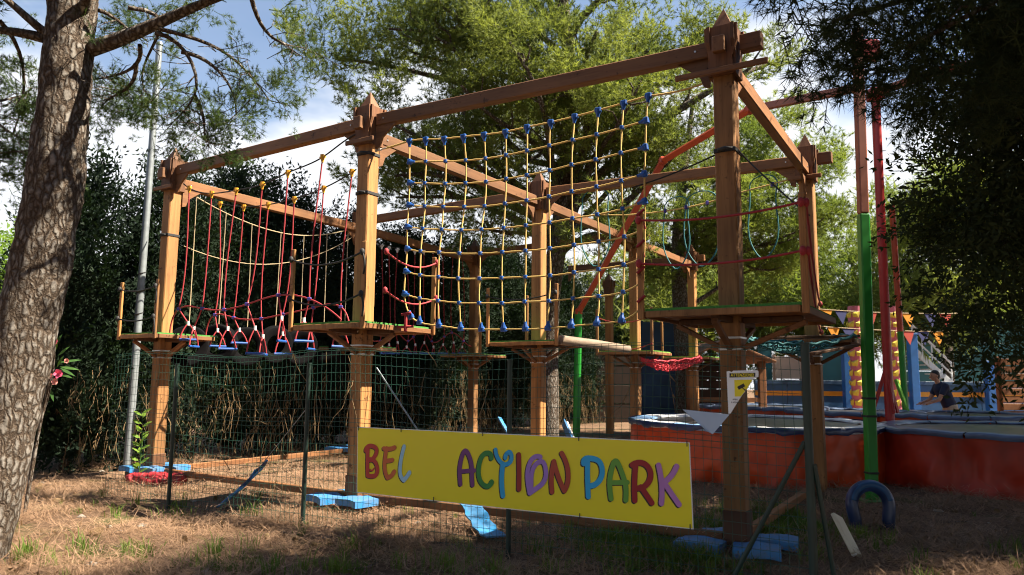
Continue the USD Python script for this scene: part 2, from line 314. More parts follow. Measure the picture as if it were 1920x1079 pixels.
# ------------------------------------------------------------------ ground
def gz(x, y):
    p = np.stack([np.asarray(x, float), np.asarray(y, float), np.zeros_like(np.asarray(x, float))], -1)
    return (meshkit.fbm(p * 0.9, 3, 3) - 0.5) * 0.10 + (meshkit.fbm(p * 4.0, 2, 5) - 0.5) * 0.035
xs = np.unique(np.concatenate([np.linspace(-120, -12, 28), np.arange(-12, 12.01, 0.14), np.linspace(12, 120, 28)]))
ys = np.unique(np.concatenate([np.linspace(-60, 1, 20), np.arange(1, 16, 0.12), np.arange(16, 30, 0.5), np.linspace(30, 160, 30)]))
gx, gy = np.meshgrid(xs, ys)
gv = np.stack([gx.ravel(), gy.ravel(), gz(gx.ravel(), gy.ravel())], 1)
nx = len(xs); ii, jj = np.meshgrid(np.arange(len(ys) - 1), np.arange(nx - 1), indexing='ij')
q = np.stack([ii * nx + jj, ii * nx + jj + 1, (ii + 1) * nx + jj + 1, (ii + 1) * nx + jj], -1).reshape(-1, 4)
ground = obj('ground', (gv, np.vstack([q[:, [0, 1, 2]], q[:, [0, 2, 3]]])), MATS['ground'], None, True)
tag(ground, kind='structure')

# ------------------------------------------------------------------ instanced sprays
def quats_from(z_dirs, spin, scales=None):
    """quaternions (w,x,y,z) that turn +z to each direction after a spin about z"""
    z = z_dirs / (np.linalg.norm(z_dirs, axis=1, keepdims=True) + 1e-9)
    w = 1 + z[:, 2]; q1 = np.stack([w, -z[:, 1], z[:, 0], np.zeros(len(z))], 1)
    bad = w < 1e-4; q1[bad] = (0, 1, 0, 0)
    q1 /= np.linalg.norm(q1, axis=1, keepdims=True)
    c, s = np.cos(spin / 2), np.sin(spin / 2)
    a, b_, c_, d = q1.T
    return np.stack([a * c - d * s, b_ * c + c_ * s, c_ * c - b_ * s, d * c + a * s], 1)
def instancer(name, parent, protos, mat, pos, zdir, scale, label=None, cat=None, kind='stuff', seed=0, spin=None):
    g = np.random.default_rng(seed + 11)
    path = path_for(name, parent)
    pi = UsdGeom.PointInstancer.Define(stage, path)
    rel = []
    for k, m in enumerate(protos):
        pm = usdkit.mesh(stage, f'{path}/spray_{k:03d}' if k else f'{path}/spray', m, mat[k] if isinstance(mat, list) else mat, smooth=False)
        rel.append(pm.GetPath())
    pi.CreatePrototypesRel().SetTargets(rel)
    n = len(pos)
    pi.CreateProtoIndicesAttr(Vt.IntArray.FromNumpy(g.integers(0, len(protos), n).astype(np.int32)))
    pi.CreatePositionsAttr(Vt.Vec3fArray.FromNumpy(np.asarray(pos, np.float32)))
    qs = quats_from(np.asarray(zdir, float), g.uniform(0, 2 * np.pi, n) if spin is None else np.asarray(spin))
    pi.CreateOrientationsAttr(Vt.QuathArray([Gf.Quath(*map(float, x)) for x in qs]))
    sc = np.asarray(scale, np.float32); sc = np.repeat(sc[:, None], 3, 1) if sc.ndim == 1 else sc
    pi.CreateScalesAttr(Vt.Vec3fArray.FromNumpy(sc))
    return tag(pi, label, cat, None, kind)

def needle_spray(seed, length=0.5, twigs=7, tuft=16, nl=0.10, nw=0.006, side=0.75, spread=1.0):
    """a twig along +z with side twigs, each ending in and lined by needle tufts"""
    g = np.random.default_rng(seed); V, F = [], []; n = 0
    def needle(p, d, l):
        nonlocal n
        s = unit(np.cross(d, g.normal(size=3))) * nw / 2
        V.extend([p - s, p + s, p + d * l]); F.append([n, n + 1, n + 2]); n += 3
    def tw(a, b, w):
        nonlocal n
        d = unit(b - a)
        for s in (unit(np.cross(d, A(1, .3, .2))), unit(np.cross(d, A(.2, 1, .4)))):
            s = s * w; V.extend([a - s, a + s, b]); F.append([n, n + 1, n + 2]); n += 3
    tw(A(0, 0, 0), A(0, 0, length), 0.006)
    for k in range(twigs):
        z0 = length * (0.25 + 0.75 * k / max(twigs - 1, 1)); ang = k * 2.4 + g.uniform(-.4, .4)
        out = A(math.cos(ang), math.sin(ang), 0) * side * spread + A(0, 0, 0.65)
        L = length * (0.55 - 0.25 * k / twigs) * g.uniform(.7, 1.2)
        if k == twigs - 1: out = A(0, 0, 1); L = length * 0.15
        a = A(0, 0, z0); b = a + unit(out) * L
        tw(a, b, 0.004)
        for j in range(tuft):
            t = 0.35 + 0.65 * g.random() ** 0.6
            p = a + (b - a) * t
            d = unit(unit(b - a) * 0.75 + g.normal(size=3) * 0.62)
            needle(p, d, nl * g.uniform(.7, 1.2))
    return np.array(V), np.array(F)
def scale_spray(seed, length=0.45, n=34, leafw=0.028, leafl=0.11, flat=0.5):
    """a flattish cypress or broad-leaf spray along +z: small pointed leaves on both sides"""
    g = np.random.default_rng(seed); V, F = [], []
    def quad(p, d, s, l, w):
        k = len(V); V.extend([p, p + d * l * .45 + s * w, p + d * l, p + d * l * .45 - s * w]); F.extend([[k, k + 1, k + 2], [k, k + 2, k + 3]])
    for k in range(n):
        t = (k + .5) / n; p = A(0, 0, length * t) + g.normal(size=3) * length * .10 * A(1, flat, .4)
        sd = 1 if k % 2 else -1
        d = unit(A(sd * g.uniform(.4, 1.1), g.normal() * flat, g.uniform(.5, 1.2)))
        s = unit(np.cross(d, A(g.normal() * .4, 1, g.normal() * .4)))
        quad(p, d, s, leafl * g.uniform(.7, 1.3) * (1.15 - .5 * t), leafw * g.uniform(.7, 1.2))
    return np.array(V), np.array(F)

PINE_P = [needle_spray(s, 0.36, 6, 15, 0.105, 0.0150, .75) for s in (1, 2, 3, 4)]
FAR_P = [needle_spray(s, 0.55, 5, 7, 0.22, 0.030, .8) for s in (31, 32, 33)]
NEAR_P = [needle_spray(s, 0.34, 7, 20, 0.095, 0.0085, .6) for s in (5, 6, 7)]
DARK_P = [needle_spray(s, 0.42, 8, 17, 0.105, 0.0080) for s in (8, 9, 10)]
CYP_P = [scale_spray(s, 0.5, 34, 0.016, 0.095, .5) for s in (11, 12, 13)]
EDGE_P = [scale_spray(s, 0.42, 26, 0.015, 0.085, .9) for s in (14, 15, 16)] + [CYP_P[0]]
LEAF_P = [scale_spray(s, 0.42, 26, 0.017, 0.085, .9) for s in (14, 15, 16)]

def rot_of(q):
    w, x, y, z = q.T
    return np.stack([np.stack([1 - 2 * (y * y + z * z), 2 * (x * y - z * w), 2 * (x * z + y * w)], -1), np.stack([2 * (x * y + z * w), 1 - 2 * (x * x + z * z), 2 * (y * z - x * w)], -1), np.stack([2 * (x * z - y * w), 2 * (y * z + x * w), 1 - 2 * (x * x + y * y)], -1)], 1)
def merge_sprays(protos, pos, zd, sc, g):
    V, F, n = [], [], 0; Rm = rot_of(quats_from(np.asarray(zd, float), g.uniform(0, 6.283, len(pos)))); ch = g.integers(0, len(protos), len(pos))
    for p, M, k, c in zip(pos, Rm, sc, ch):
        v, f = protos[c]; V.append(v @ M.T * k + p); F.append(f + n); n += len(v)
    return np.vstack(V), np.vstack(F)
CLUMPS = {}
def clump_protos(protos, n, r, up, size, count=4):
    key = (id(protos), n, r, up, size)
    if key not in CLUMPS:
        out = []
        for k in range(count):
            g = np.random.default_rng(900 + k + n * 7)
            off = g.normal(size=(n, 3)); off /= np.linalg.norm(off, axis=1, keepdims=True) + 1e-9
            off = off * (g.random((n, 1)) ** .45) * r * A(1, 1, .72)
            zd = off + A(0, 0, up * r) + g.normal(size=off.shape) * .25 * r
            out.append(merge_sprays(protos, off, zd, g.uniform(*size, n), g))
        CLUMPS[key] = out
    return CLUMPS[key]
def px_of(p):
    d = np.asarray(p) - CAM; z = d @ F_; x, y = d @ RC / z * FPX, -(d @ UC) / z * FPX
    return 960 + x, 539.5 + y
def limb_path(a, b, g, sagv=0.0, wob=0.12, n=9):
    a, b = np.asarray(a, float), np.asarray(b, float); L = np.linalg.norm(b - a)
    mid1 = a + (b - a) * .35 + g.normal(size=3) * L * wob * .5 + A(0, 0, sagv * L); mid2 = a + (b - a) * .7 + g.normal(size=3) * L * wob * .5 + A(0, 0, sagv * L * .8)
    return spline([a, mid1, mid2, b], n)
def pine(name, label, trunk, radii, limbs, protos, mat, seed, group=None, per_clump=26, clump_r=0.65, sub=6, spray_scale=(0.8, 1.35), cat='tree', extra_clumps=(), up=0.5, sub_len=0.9, sides=12, keep=None):
    """trunk: points; limbs: list of (start point, end point, radius); clumps of needle sprays grow along every limb's outer part"""
    g = np.random.default_rng(seed)
    t = thing(name, label, cat, group)
    nt = 140 if sides > 20 else 30; tp = spline(trunk, nt); rr = np.interp(np.linspace(0, 1, nt), np.linspace(0, 1, len(radii)), radii)
    v, f = tube(tp, rr, sides)
    if sides > 20:                                                     # thick bark plates stand proud of the fissures
        ci = np.repeat(tp, sides, axis=0); ci = np.vstack([ci, tp[0], tp[-1]]); nrm = v - ci; nrm /= np.linalg.norm(nrm, axis=1, keepdims=True) + 1e-9
        v = v + nrm * ((meshkit.fbm(v * A(22, 22, 9), 3, seed) - .5) * .040 + (meshkit.fbm(v * 3, 2, seed + 3) - .5) * .05)[:, None]
    obj('trunk', (v + (meshkit.fbm(v * 6, 3, seed)[:, None] - .5) * 0.10 * unit(np.ones(3)) * rr.max(), f), MATS['bark'], t, True)
    clumps = [np.asarray(c, float) for c in extra_clumps]; twigs = MB()
    for (a, b, r) in limbs:
        lp = limb_path(a, b, g, 0.05, .035 if sides > 20 else .12)
        obj('limb', tube(lp, np.linspace(r, max(r * .3, .012), len(lp)), 7), MATS['bark'], t, True)
        L = np.linalg.norm(np.asarray(b) - a)
        for k in range(sub):
            u = 0.38 + 0.62 * (k + g.random()) / sub; i = min(int(u * (len(lp) - 1)), len(lp) - 2)
            p = lp[i]; d = unit(lp[i + 1] - lp[i]); s = unit(np.cross(d, A(0, 0, 1))) * (1 if k % 2 else -1)
            e = p + (d * .55 + s * g.uniform(.3, .9) + A(0, 0, g.uniform(-.15, .45))) * sub_len * g.uniform(.7, 1.4) * min(1.0, L / 3)
            twigs.add(tube(limb_path(p, e, g, 0.03, .15, 5), np.linspace(max(r * .3, .014), .006, 5), 4, False)); clumps.append(e)
        clumps.append(lp[-1])
    if twigs.n: tag(obj('branches', twigs, MATS['bark'], t, True), kind='stuff')
    C = np.array([c for c in clumps if keep is None or keep(c)])
    zd = A(0, 0, 1) + g.normal(size=C.shape) * .22
    instancer('crown', t, clump_protos(protos, per_clump, clump_r, up, spray_scale), mat, C, zd, g.uniform(.72, 1.22, len(C)), seed=seed)
    return t
def auto_limbs(trunk, C, R, n, seed, r0, zlo=.25, zhi=.98, fill=(.55, 1.0), keep=None):
    g = np.random.default_rng(seed); tp = spline(trunk, 40); out = []
    for k in range(n):
        d = unit(g.normal(size=3) * A(1, 1, .8)); e = np.asarray(C) + d * np.asarray(R) * g.uniform(*fill)
        z = min(max(e[2] - g.uniform(.8, 2.6), tp[0, 2] + (tp[-1, 2] - tp[0, 2]) * zlo), tp[-1, 2] * zhi)
        s = tp[np.argmin(abs(tp[:, 2] - z))]
        if keep is None or keep(e): out.append((s, e, r0 * g.uniform(.6, 1.1)))
    return out

# ------------------------------------------------------------------ trees
# leaning pine in the left foreground
LD = 6.0
lp = [on_z(-62, 1075, 0) * 1.0, at(-35, 960, LD), at(14, 760, LD), at(79, 480, LD), at(101, 360, LD), at(120, 180, LD), at(137, 0, LD), at(150, -220, LD), at(175, -520, LD + .3)]
lp[0] = A(lp[1][0] - .08, LD, -0.1)
W = lambda pts, d: [at(x, y, dd) for (x, y), dd in zip(pts, d)]
left_limbs = [(at(172, 92, LD), at(470, -22, 5.5), .070), (at(82, 72, LD), at(-120, 60, 5.9), .045), (at(90, 66, LD), at(-90, -60, 5.7), .038),
              (at(150, -150, LD), at(-150, -420, 7.5), .05), (at(155, -200, LD), at(420, -520, 7.6), .05), (at(160, -300, LD), at(250, -620, 4.6), .045), (at(150, 40, LD), at(215, -160, 5.2), .05)]
left_pine = pine('pine_tree', 'leaning grey-barked pine in the left foreground with a bare branch reaching right', lp, [.265, .245, .225, .208, .196, .186, .175, .15, .10],
                 left_limbs, NEAR_P, MATS['needles_near'], 21, per_clump=14, clump_r=.30, sub=0, sides=72)
g = np.random.default_rng(5)
droop = MB(); dc = []
for pts, dd in [([(290, 62), (345, 95), (368, 165), (352, 200), (322, 232)], (5.7, 5.8, 5.9, 6, 6.1)), ([(300, 55), (370, 75), (430, 105), (480, 155), (505, 188)], (5.7, 5.8, 6, 6.1, 6.2)),
                ([(340, 98), (400, 125), (432, 165), (442, 215)], (5.8, 5.9, 6, 6.1)), ([(365, 180), (380, 215), (382, 262)], (5.9, 6, 6)), ([(262, 85), (256, 120), (215, 142), (175, 150)], (5.8, 6, 6.2, 6.4)),
                ([(255, 120), (250, 150), (215, 180), (190, 205)], (6, 6.1, 6.3, 6.5)), ([(240, 15), (300, 40), (280, 100), (285, 190)], (5.8, 6, 6.2, 6.3)), ([(470, -10), (500, 60), (540, 85), (575, 90)], (5.5, 5.8, 6.1, 6.3)),
                ([(0, 40), (40, 110), (42, 190), (20, 260)], (5.9, 6.2, 6.4, 6.5)), ([(-60, 60), (0, 190), (20, 185), (55, 180)], (5.9, 6.2, 6.3, 6.5)), ([(-80, 200), (0, 235), (30, 255), (70, 262)], (6.2, 6.4, 6.5, 6.6)),
                ([(-60, 230), (-10, 290), (40, 285), (60, 320)], (6.2, 6.4, 6.5, 6.6)), ([(185, 20), (215, 35), (250, 62), (268, 70)], (5.9, 6, 6.1, 6.2))]:
    P = spline(W(pts, dd), 12); droop.add(tube(P, np.linspace(.020, .005, 12), 5, False))
    for k in range(4, 12):
        for _ in range(2):
            a = P[k]; e = a + g.normal(size=3) * A(.17, .17, .10) + A(0, 0, -.06); droop.add(tube([a, (a + e) / 2 + g.normal(size=3) * .03, e], [.005, .004, .003], 3, False))
            if k > 8 and g.random() < .6: dc.append(e)
    dc += [P[-1]] * 2
tag(obj('drooping_branches', droop, MATS['bark'], left_pine, True), kind='stuff')
for (x, y, d) in [(500, 190, 6.2), (470, 205, 6.2), (440, 222, 6.1), (408, 215, 6.1), (382, 262, 6),  (320, 235, 6.1), (300, 222, 6.2), (285, 190, 6.3), (250, 215, 6.4), (215, 238, 6.5), (190, 205, 6.5), (178, 170, 6.5), (520, 165, 6.3),
                  (20, 110, 6.3), (45, 160, 6.4), (25, 210, 6.4), (55, 240, 6.5), (12, 275, 6.5), (45, 318, 6.6), (10, 340, 6.6), (20, 60, 6.4), (-30, 150, 6.4), (-30, 300, 6.4), (240, 40, 6.3), (330, 30, 6.3), (400, 30, 6.0), (210, 70, 6.4), (270, 20, 6.2)]:
    dc += [at(x, y, d)] * 2
dc = np.array(dc); n = 3
off = g.normal(size=(len(dc), n, 3)) * A(.075, .10, .06); instancer('hanging_needles', left_pine, clump_protos(NEAR_P, 5, .13, .1, (.32, .56)), MATS['needles_near'], dc + g.normal(size=dc.shape) * .03, A(0, 0, 1) + g.normal(size=dc.shape) * .3, g.uniform(.75, 1.25, len(dc)), seed=4)

# large pine behind the timber course
CD = 16.8
ct = [A(at(1026, 700, CD)[0], CD, -.1), at(1028, 640, CD), at(1036, 520, CD), at(1052, 420, CD), at(1062, 330, CD), at(1070, 200, CD), at(1060, 40, CD), at(1050, -150, CD)]
climbs = [(at(1052, 400, CD), at(1215, 95, CD - .6), .15), (at(1050, 420, CD), at(1440, 120, CD - 1), .15), (at(1052, 400, CD), at(860, 190, CD - .5), .13), (at(1050, 430, CD), at(1300, 260, CD - 1.5), .11),
          (at(1050, 430, CD), at(740, 330, CD - .8), .10), (at(1056, 360, CD), at(960, 120, CD - 1.6), .12), (at(1048, 470, CD), at(900, 420, CD - 1.5), .07), (at(1048, 480, CD), at(1200, 440, CD - 1.5), .07),
          (at(1056, 330, CD), at(1120, 60, CD - 2.5), .12)]
climbs += auto_limbs(ct, A(0.5, CD, 8.6), A(5.3, 4.2, 4.3), 30, 8, .11, .35, .98)
pine('pine_tree', 'big sunlit pine spreading over the timber course behind the rope net', ct, [.26, .23, .22, .21, .19, .16, .12, .06], climbs, PINE_P, MATS['needles_pine'], 31, per_clump=14, clump_r=.45, sub=8, extra_clumps=
     [at(x, y, CD + dz) for x, y, dz in [(610, 110, -1), (650, 200, -.5), (690, 280, 0), (740, 380, 0), (790, 330, 1), (600, 40, 0), (680, 60, -1), (830, 420, .5), (950, 400, 1), (880, 300, 1), (1000, 380, 2), (1120, 420, 2), (780, 120, -2), (760, 250, -1), (1180, 300, 1.5), (1260, 380, 1), (1330, 330, 1),
                                          (560, 90, -1), (590, 150, -1), (700, 150, -1), (720, 30, 0), (860, 60, -1), (940, 30, -1), (1020, 80, -2), (1120, 130, -1), (1200, 60, 0), (1290, 120, 0), (1300, 40, -1), (1380, 60, -1)]])
# sunny pine further right
RD = 20.5
rt = [A(at(1276, 700, RD)[0], RD, -.1), at(1275, 560, RD), at(1272, 430, RD), at(1285, 300, RD), at(1300, 180, RD)]
rl = [(at(1273, 430, RD), at(1450, 300, RD), .09), (at(1273, 480, RD), at(1400, 430, RD - 1), .07), (at(1273, 470, RD), at(1180, 420, RD), .07), (at(1274, 520, RD), at(1220, 520, RD - .5), .05), (at(1274, 500, RD), at(1470, 500, RD - .5), .06)]
rl += auto_limbs(rt, A(7.0, RD, 6.4), A(2.6, 2.2, 2.9), 16, 12, .07)
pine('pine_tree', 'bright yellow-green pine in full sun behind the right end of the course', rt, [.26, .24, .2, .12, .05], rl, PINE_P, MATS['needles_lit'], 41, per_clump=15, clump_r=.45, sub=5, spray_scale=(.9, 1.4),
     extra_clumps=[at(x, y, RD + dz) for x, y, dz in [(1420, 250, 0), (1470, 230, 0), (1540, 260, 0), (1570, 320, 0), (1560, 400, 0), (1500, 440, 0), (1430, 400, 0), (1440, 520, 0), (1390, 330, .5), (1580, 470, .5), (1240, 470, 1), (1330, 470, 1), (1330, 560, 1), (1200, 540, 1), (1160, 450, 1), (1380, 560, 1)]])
# dark pine whose crown hangs over the top right corner
ot = [A(7.2, 3.2, -.1), A(7.1, 3.3, 2.5), A(6.7, 3.6, 5.0), A(6.2, 3.9, 7.4), A(5.8, 4.2, 9.0)]
ol = auto_limbs(ot, A(4.2, 4.5, 8.1), A(3.6, 3.4, 1.5), 3, 17, .06, .6, .98) + auto_limbs(ot, A(4.4, 4.7, 5.75), A(3.0, 2.2, 1.75), 20, 16, .06, .55, .95, keep=lambda e: e[1] < 1 or px_of(e)[0] > 1680 or px_of(e)[1] < -230) + [(A(6.8, 3.5, 4.6), at(1560, 40, 5.2), .05), (A(6.8, 3.5, 4.4), at(1700, 90, 5.0), .05), (A(6.8, 3.5, 4.8), at(1500, 0, 5.8), .05)]
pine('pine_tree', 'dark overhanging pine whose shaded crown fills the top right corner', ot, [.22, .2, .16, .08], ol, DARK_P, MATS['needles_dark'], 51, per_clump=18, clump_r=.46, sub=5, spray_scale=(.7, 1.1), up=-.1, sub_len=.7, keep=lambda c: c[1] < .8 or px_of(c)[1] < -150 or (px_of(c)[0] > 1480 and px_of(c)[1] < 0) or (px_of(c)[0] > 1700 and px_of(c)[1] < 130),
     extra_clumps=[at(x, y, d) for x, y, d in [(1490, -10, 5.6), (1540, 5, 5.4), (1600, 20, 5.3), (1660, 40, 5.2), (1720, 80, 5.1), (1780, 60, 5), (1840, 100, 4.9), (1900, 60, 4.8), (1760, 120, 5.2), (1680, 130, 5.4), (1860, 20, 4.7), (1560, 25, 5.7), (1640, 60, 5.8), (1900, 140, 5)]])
# dense dark tree at the right edge
et = [A(5.9, 6.9, -.1), A(5.8, 6.9, 2), A(5.6, 6.9, 4.2), A(5.4, 6.8, 6.2)]
el = auto_limbs(et, A(5.5, 6.7, 4.2), A(1.9, 1.7, 2.6), 40, 19, .045, .2, .98, keep=lambda e: px_of(e)[0] > 1800 + max(0, px_of(e)[1] - 380) * .42)
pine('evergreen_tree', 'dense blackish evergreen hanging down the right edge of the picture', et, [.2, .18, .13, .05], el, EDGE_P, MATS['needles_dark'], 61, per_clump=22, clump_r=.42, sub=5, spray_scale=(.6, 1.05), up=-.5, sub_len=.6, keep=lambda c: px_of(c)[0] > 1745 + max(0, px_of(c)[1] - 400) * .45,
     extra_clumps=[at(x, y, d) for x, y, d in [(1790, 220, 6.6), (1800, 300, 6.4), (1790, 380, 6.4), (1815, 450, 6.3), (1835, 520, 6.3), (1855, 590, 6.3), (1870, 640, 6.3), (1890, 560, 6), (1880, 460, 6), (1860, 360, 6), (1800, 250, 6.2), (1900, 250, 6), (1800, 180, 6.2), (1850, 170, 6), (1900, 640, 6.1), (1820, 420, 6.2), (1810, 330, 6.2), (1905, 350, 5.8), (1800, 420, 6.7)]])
# trees far behind the trampolines
for k, (px, py, d, rx, rz, mt, lb) in enumerate([(1760, 470, 27, 3.0, 3.4, 'needles_lit', 'sunlit round tree far behind the red and green poles'), (1600, 560, 33, 3.6, 3.6, 'needles_lit', 'pale far tree between the back post and the green pole'),
                                               (1420, 560, 34, 4.0, 3.6, 'needles_lit', 'hazy far tree seen under the high right platform'), (1905, 560, 30, 4, 5, 'needles_dark', 'dark far tree behind the brown hut at right'),
                                               (1180, 610, 32, 3.4, 2.6, 'needles_pine', 'far tree low behind the middle of the rope net'), (1330, 600, 36, 3.6, 3.0, 'needles_pine', 'far tree behind the furthest timber post')]):
    c = at(px, py, d); tt = [A(c[0], d, -.1), A(c[0] + .1, d, c[2] * .6), A(c[0], d, c[2] + rz * .6)]
    pine('background_tree', lb, tt, [.22, .16, .06], auto_limbs(tt, c, A(rx, rx, rz), 14, 70 + k, .06), FAR_P, MATS[mt], 80 + k, per_clump=11, clump_r=.8, sub=4, spray_scale=(1.3, 2.1), group='trees far behind the trampolines')

# unseen pines added behind and beside the camera to block sky light and sun
for k, (x, y, rx, rz, zc, lb) in enumerate([(-8.0, -4.5, 4.6, 4.2, 6.2, 'added wide pine behind the picture taker, left'), (-1.0, -7.5, 5.0, 4.4, 6.4, 'added wide pine straight behind the picture taker'), (6.5, -6.5, 4.8, 4.2, 6.2, 'added wide pine behind the picture taker, right'), (13.0, -1.0, 4.4, 4.0, 5.4, 'added wide pine far right, out of the picture'), (-12.5, 4.0, 4.0, 4.2, 5.6, 'added wide pine far left, out of the picture'), (13.2, 7.0, 3.8, 4.2, 7.0, 'added wide pine right of the dark evergreen, out of the picture'), (15.0, 14.0, 4.2, 4.6, 7.2, 'added wide pine right of the brown hut')]):
    tt = [A(x, y, -.1), A(x + .2, y + .1, zc * .6), A(x, y, zc + rz * .6)]
    pine('park_pine', lb, tt, [.26, .2, .07], auto_limbs(tt, A(x, y, zc), A(rx, rx, rz), 18, 170 + k, .07), FAR_P, MATS['needles_dark'], 180 + k, per_clump=8, clump_r=1.0, sub=5, spray_scale=(2.2, 3.2), group='added pines around the clearing')
# hedge of cypresses along the left side
def column_r(t): return np.interp(t, [0, .12, .5, .8, 1], [.75, .95, .95, .75, .12])
words = ['nearest the leaning pine', 'second from the leaning pine', 'behind the grey steel pole', 'behind the left front post', 'behind the first red stirrups', 'behind the middle of the stirrup bridge', 'behind the last red stirrups', 'just left of the middle front post',
         'just right of the middle front post', 'behind the left edge of the yellow net', 'behind the left back post', 'left of the net centre, far back', 'behind the green foot post of the arch', 'furthest and lowest in the dark row', 'last of all beside the far clearing']
HB = A(-8.5, 10.0, 0)
HEDGE_P = []
for k in range(4):
    g = np.random.default_rng(600 + k); n = 13; off = g.normal(size=(n, 3)) * A(.22, .10, .26)
    HEDGE_P.append(merge_sprays(CYP_P, off, off * .6 + A(0, -.12, .42) + g.normal(size=off.shape) * .17, g.uniform(.7, 1.35, n), g))
for k in range(15):
    s = 2.75 + 1.48 * k; g = np.random.default_rng(300 + k)
    b = HB + CV * s + A(g.normal() * .15, g.normal() * .15, 0); h = 4.75 + g.uniform(-.3, .45) - (.35 if k < 1 else 0)
    if k > 11: h -= .5 * (k - 11)
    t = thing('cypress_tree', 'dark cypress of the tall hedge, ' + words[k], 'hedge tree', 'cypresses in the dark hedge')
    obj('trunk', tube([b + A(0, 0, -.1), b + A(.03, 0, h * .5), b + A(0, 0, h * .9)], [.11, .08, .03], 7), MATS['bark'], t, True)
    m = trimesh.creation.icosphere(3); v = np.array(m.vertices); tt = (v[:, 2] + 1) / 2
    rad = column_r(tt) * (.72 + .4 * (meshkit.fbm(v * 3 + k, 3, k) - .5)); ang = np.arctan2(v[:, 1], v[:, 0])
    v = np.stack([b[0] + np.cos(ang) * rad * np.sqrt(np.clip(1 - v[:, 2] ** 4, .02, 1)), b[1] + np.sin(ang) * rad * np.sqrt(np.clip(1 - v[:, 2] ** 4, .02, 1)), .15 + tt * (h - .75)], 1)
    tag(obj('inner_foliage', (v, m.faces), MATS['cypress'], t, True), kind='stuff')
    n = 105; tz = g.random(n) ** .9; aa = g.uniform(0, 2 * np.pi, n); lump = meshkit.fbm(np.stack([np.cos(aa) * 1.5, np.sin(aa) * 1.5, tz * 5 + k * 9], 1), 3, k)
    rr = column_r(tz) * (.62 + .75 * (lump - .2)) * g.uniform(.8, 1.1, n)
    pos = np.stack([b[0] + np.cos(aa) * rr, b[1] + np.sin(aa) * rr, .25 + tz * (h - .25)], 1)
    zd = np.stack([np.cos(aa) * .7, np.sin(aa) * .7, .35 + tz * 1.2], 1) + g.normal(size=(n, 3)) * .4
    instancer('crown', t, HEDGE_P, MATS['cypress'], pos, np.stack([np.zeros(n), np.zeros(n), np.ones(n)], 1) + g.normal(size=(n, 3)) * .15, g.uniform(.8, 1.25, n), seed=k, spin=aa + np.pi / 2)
# bright bush far left and the oleander behind the leaning trunk
g = np.random.default_rng(77)
c = at(2, 520, 13.5); t = thing('garden_bush', 'bright yellow-green bush at the left edge behind the leaning trunk', 'bush')
obj('stem', tube([A(c[0], 13.5, -.1), A(c[0], 13.5, c[2])], [.08, .04], 6), MATS['bark'], t)
off = g.normal(size=(900, 3)); off = off / np.linalg.norm(off, axis=1, keepdims=True) * g.random((900, 1)) ** .4 * A(.9, .9, 1.7)
instancer('foliage', t, LEAF_P, MATS['bush'], c + A(-.1, 0, -1.0) + off, off + A(0, 0, .6), g.uniform(.7, 1.2, 900), seed=5)

# strips of dry creeper on the hedge front and in the wire fence
def twig_mass(pts, g, lmin, lmax, r0=.004):
    mb = MB()
    for p in pts:
        L = g.uniform(lmin, lmax); d = unit(A(g.normal() * .22, g.normal() * .2, -1 if g.random() < .9 else g.uniform(-.3, .8)))
        q = [p]; 
        for _ in range(4):
            d = unit(d + g.normal(size=3) * .20 + A(0, 0, -.18)); q.append(q[-1] + d * L / 4)
        mb.add(tube(q, np.linspace(r0, r0 * .4, 5) * g.uniform(.6, 1.5), 3, False))
        if g.random() < .6:      # a hanging tuft of dry leaves
            for _ in range(5):
                e = q[g.integers(2, 5)]; dd = unit(A(g.normal() * .4, g.normal() * .4, -1)); l = g.uniform(.04, .13); s = unit(np.cross(dd, g.normal(size=3))) * g.uniform(.003, .007)
                mb.add((np.array([e - s, e + s, e + dd * l]), np.array([[0, 1, 2]])))
    return mb
g = np.random.default_rng(99)
HN = np.cross(CV, A(0, 0, 1)); HN = HN if HN[1] < 0 else -HN     # towards the course
pts = []
for k in range(1500):
    s = g.uniform(2, 21); z = g.uniform(.05, 1.75) * (1 if g.random() < .8 else .5)
    pts.append(HB + CV * s + RV * (.85 + g.uniform(-.1, .35)) + A(0, 0, z))
t = thing('dry_creeper', 'mass of dry brown creeper stems hanging on the foot of the dark hedge', 'dry creeper', kind='stuff')
obj('stems', twig_mass(pts, g, .2, .55, .005), MATS['dry_twig'], t, True)

